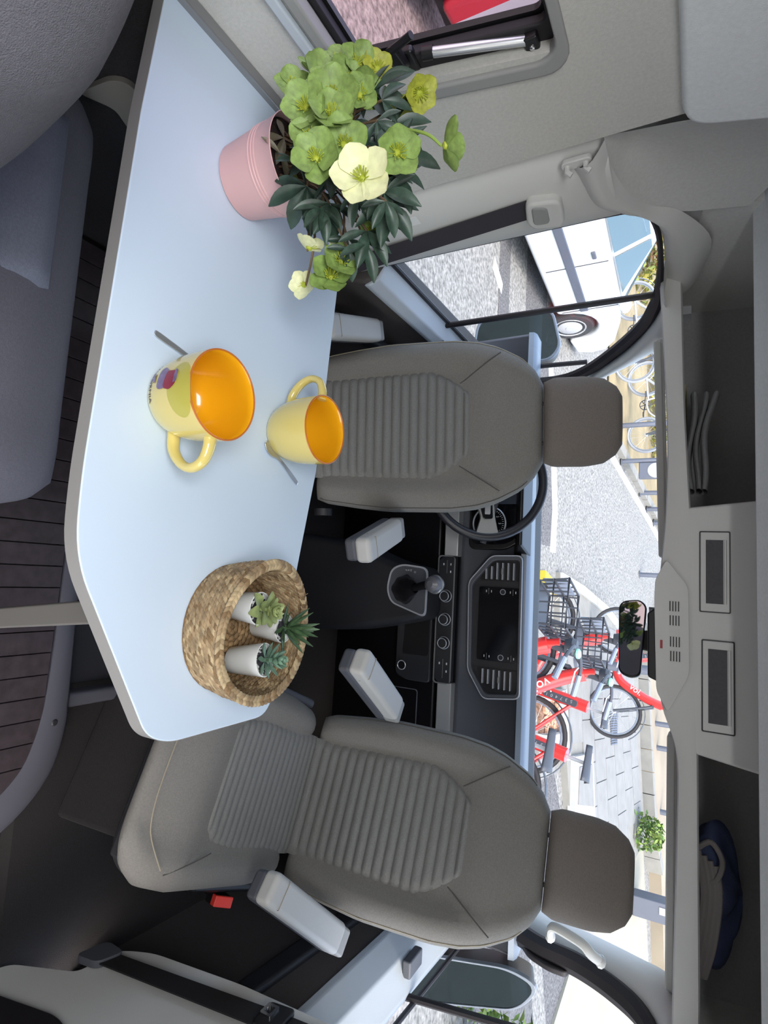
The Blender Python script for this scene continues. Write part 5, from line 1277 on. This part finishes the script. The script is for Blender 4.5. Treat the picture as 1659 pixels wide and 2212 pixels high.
    if basket:
        k_ = B()
        x0, x1, w_, z0, z1 = .50, .80, .17, .86, 1.06
        for z, e in ((z1, .02), (z0, 0), ((z0+z1)/2, .01)):
            k_.tube([(x0-e, -w_-e, z), (x1+e, -w_-e, z), (x1+e, w_+e, z), (x0-e, w_+e, z)], .009, 8, close=True)
        for q in range(5):
            y = -w_+2*w_*q/4; k_.tube([(x1, y, z0), (x1+.02, y*1.1, z1)], .006, 6); k_.tube([(x0, y, z0), (x0-.02, y*1.1, z1)], .006, 6)
            x = x0+(x1-x0)*q/4; k_.tube([(x, -w_, z0), (x, -w_-.02, z1)], .006, 6); k_.tube([(x, w_, z0), (x, w_+.02, z1)], .006, 6)
        bk2 = k_.make('basket', m_bdark, t, weld=False)
        B().box(x0, x1, -w_, w_, z0-.012, z0-.004).make('basket_floor', m_bdark, bk2)
        B().box(x1+.012, x1+.02, -w_, w_, z0+.02, z1-.02).make('basket_panel', m_bgrey, bk2)
    if brand:
        B().lathe([(.0, .03), (.05, .028), (.062, .0), (.05, -.05), (0, -.055)], (.40, 0, 1.085), 16).make('display_pod', m_bdark, t)
        B().ball((.36, 0, 1.12), (.035, .05, .022), 10).make('status_lamp', m_mint, t)
        for s in (-1, 1):
            M_ = Matrix.Translation((.245, s*.0765, .60)) @ Matrix.Rotation(PI if s > 0 else 0, 4, 'Z') @ Matrix.Rotation(PI/2, 4, 'X') @ Matrix.Rotation(rad(58*(-1 if s > 0 else 1)), 4, 'Z')
            text_mesh('lettering', 'voi.', .115, m_white, f_, M_, .002)
            B().prism(rrect(-.16, .16, -.03, .03, .02), .012, 'z', 0).xf(Matrix.Translation((-.20, s*.060, .60)) @ Matrix.Rotation(PI if s > 0 else 0, 4, 'Z') @ Matrix.Rotation(PI/2, 4, 'X') @ Matrix.Rotation(rad(103*(1 if s < 0 else -1)), 4, 'Z')).make('battery_plate', m_bdark, t, bevel=.003)
            for k in range(6):
                text_mesh('plate_digit', '104735'[k], .04, m_silverw, f_, Matrix.Translation((-.178-.0075*k*1.0+.0, s*.0735, .48+.045*k)) @ Matrix.Rotation(PI if s > 0 else 0, 4, 'Z') @ Matrix.Rotation(PI/2, 4, 'X') @ Matrix.Rotation(rad(103*(1 if s < 0 else -1)), 4, 'Z'), .001)
    return t
bike((.90, 4.55, -.66), rad(-72), 'nearest red hire bicycle with a black front basket just beyond the dashboard')
bike((1.22, 5.55, -.55), rad(-68), 'second red hire bicycle, its handlebar behind the nearest one')
bike((1.28, 10.05, gz(1.28, 10.05)+.115), rad(108), 'red hire bicycle side-on, whole front wheel standing on the pavement slabs', basket=False)
bike((.98, 6.6, -.55), rad(-76), 'third red hire bicycle, rear wheel beside the planted bed', basket=False)
m_bw = mat('bike_white', rgb(176, 180, 188), .4)
bike((-4.0, 13.6, gz(-4, 13.6)+.06), rad(88), 'pale bicycle on the bank behind the left windscreen pillar', m_bw, False, False)
bike((-5.2, 12.3, gz(-5.2, 12.3)+.06), rad(80), 'pale bicycle parked just past the bonnet of the white car', m_bw, False, False)

# ================================================================== BELTS, HOOKS AND SHELF CONTENTS
bl = empty('seat_belt', (-.84, 1.22, 1.1)); tag(bl, 'dark seat belt hanging on the left pillar behind the driver seat', 'seat belt', 'seat belts')
def LB(b, n_, m_, par=None, **k): return b.make(n_, m_, par or bl, loc=(.84, -1.22, -1.1) if par is None else (0, 0, 0), **k)
LB(B().hull([(-.838, 1.187, 1.10), (-.838, 1.252, 1.095), (-.836, 1.32, .45), (-.836, 1.255, .45)], [(-.841, 1.187, 1.10), (-.841, 1.252, 1.095), (-.839, 1.32, .45), (-.839, 1.255, .45)]), 'strap', m_belt)
hs = LB(B().prism(roundpoly([(1.178, 1.085), (1.195, 1.158), (1.272, 1.152), (1.292, 1.142), (1.278, 1.08), (1.25, 1.07)], .022), .03, 'x', -.852), 'anchor_housing', m_plas, bevel=.008)
B().prism(roundpoly([(1.19, 1.095), (1.202, 1.128), (1.262, 1.122), (1.255, 1.085)], .014), .014, 'x', -.832).xf(Matrix.Translation((.84, -1.22, -1.1))).make('belt_guide', m_plasd, hs, bevel=.005)
hs.data.transform(Matrix.Translation((.84, -1.22, -1.1))); hs.location = (0, 0, 0)
ch = empty('coat_hook', (-.846, 1.115, 1.205)); tag(ch, 'small double coat hook on the left pillar near the ceiling', 'hook')
B().prism(rrect(-.012, .012, -.030, .030, .010), .012, 'x', -.004).make('hook_plate', m_plas, ch, bevel=.003)
for z in (-.018, .018):
    B().tube([(.004, 0, z), (.018, .002, z), (.024, .006, z+.008)], .006, 8).make('prong', m_plas, ch)
cp = B().prism(rrect(-.018, .018, -.010, .010, .003), .006, 'x', 0).make('cover_plate', m_plas, None, loc=(-.852, 1.235, 1.245), bevel=.001)
tag(cp, 'small rectangular cover plate above the left belt anchor', 'cover plate')
sk_ = B().prism(rrect(-.016, .016, -.012, .012, .001), .0006, 'x', 0).make('safety_sticker', m_white, None, loc=(-.8455, 1.165, .82)); tag(sk_, 'small white sticker on the left pillar behind the hellebore', 'sticker')
br = empty('seat_belt', (.985, 1.15, .4)); tag(br, 'black seat belt running up the right pillar beside the passenger seat', 'seat belt', 'seat belts')
def RB(b, n_, m_, par=None, **k): return b.make(n_, m_, par or br, loc=(-.985, -1.15, -.4) if par is None else (0, 0, 0), **k)
RB(B().hull([(.984, 1.045, .10), (.984, 1.095, .13), (.978, 1.152, .58), (.975, 1.185, .95), (.975, 1.13, .95), (.978, 1.096, .58)], [(.988, 1.045, .10), (.988, 1.095, .13), (.982, 1.152, .58), (.979, 1.185, .95), (.979, 1.13, .95), (.982, 1.096, .58)]), 'strap', mat('belt_black', rgb(24, 21, 24), .8, bump=(900, .3)))
RB(B().prism(roundpoly([(1.088, .575), (1.16, .57), (1.17, .635), (1.10, .64)], .012), .014, 'x', .968), 'tongue', m_black, bevel=.004)
RB(B().ring(rrect(1.115, 1.15, .575, .605, .005), rrect(1.122, 1.143, .582, .598, .003), .004, 'x', .964), 'tongue_plate', m_chrome)
RB(B().prism(roundpoly([(1.03, .06), (1.11, .08), (1.105, .15), (1.04, .13)], .02), .018, 'x', .978), 'lower_anchor', m_dash, bevel=.008)

fc = empty('folded_cloth', (-.42, 1.88, 1.385)); tag(fc, 'grey folded cloth lying in the left part of the overhead shelf', 'cloth')
random.seed(9)
def fold(z0, w_, ph, rise):
    def f(u, v):
        x = -.145+.28*u
        a = 2*PI*v; yy = .055*math.cos(a); zz = w_*math.sin(a)
        return (x, yy-.02+.012*math.sin(u*4+ph), z0+zz+rise*(1-u)**2+.006*math.sin(u*7+ph))
    return f
for z0, w_, ph, rise in ((.012, .010, 0, .012), (.030, .008, 1, .02), (.046, .009, 2, .028)):
    B().grid(fold(z0, w_, ph, rise), 20, 15).make('fold', mat('cloth_grey', rgb(150, 150, 150), .9, bump=(300, .3)), fc, angle=80)
fm = B().box(-.15, .15, -.05, .05, 0, .022).make('paper_pile', mat('paper_cream', rgb(180, 170, 130), .8, noise=(12, .3)), None, loc=(-.48, 1.98, 1.366), bevel=.002); tag(fm, 'cream paper pile under the folded cloth in the overhead shelf', 'papers')
jk = empty('folded_jacket', (.80, 1.88, 1.40)); tag(jk, 'dark blue bundled jacket in the right part of the overhead shelf', 'jacket')
def JK(u, v):
    a = 2*PI*u; b_ = PI*v-PI/2; k = 1+.10*math.sin(5*a+6*v)+.07*math.sin(9*a-4*v)
    return (.17*math.cos(b_)*math.cos(a)*k, .09*math.cos(b_)*math.sin(a)*k+.06, .055+.06*math.sin(b_)*k)
B().grid(JK, 40, 20, True).make('bundle', mat('jacket_navy', rgb(62, 72, 104), .9, bump=(200, .3)), jk, angle=80)
for k in range(4):
    B().tube(spline([(-.12+.01*k, -.02, .018+.014*k), (-.02, -.035, .032+.012*k), (.10, -.03, .018+.012*k), (.19, -.02, .006+.009*k)], 6), .009, 8).make('sleeve_fold', mat('jacket_grey', rgb(128, 122, 120), .9, bump=(300, .3)), jk)
B().tube(spline([(-.13, -.03, .02), (-.15, -.03, .05), (-.11, -.035, .075), (-.06, -.035, .06), (-.05, -.03, .03)], 6), .007, 8).make('loop', MATS['jacket_grey'], jk)
ph_ = empty('handbrake_lever', (.0, 1.45, -.09)); tag(ph_, 'grey handbrake lever between the two cab seats', 'lever')
B().tube([(-.02, .12, .0), (-.02, .08, .16), (-.01, -.02, .30), (.0, -.10, .33)], [.02, .02, .019, .016], 10).make('arm', m_dash, ph_)
B().box(-.04, .02, .0, .26, 0, .14).make('lever_boot', m_dark, ph_, bevel=.03)
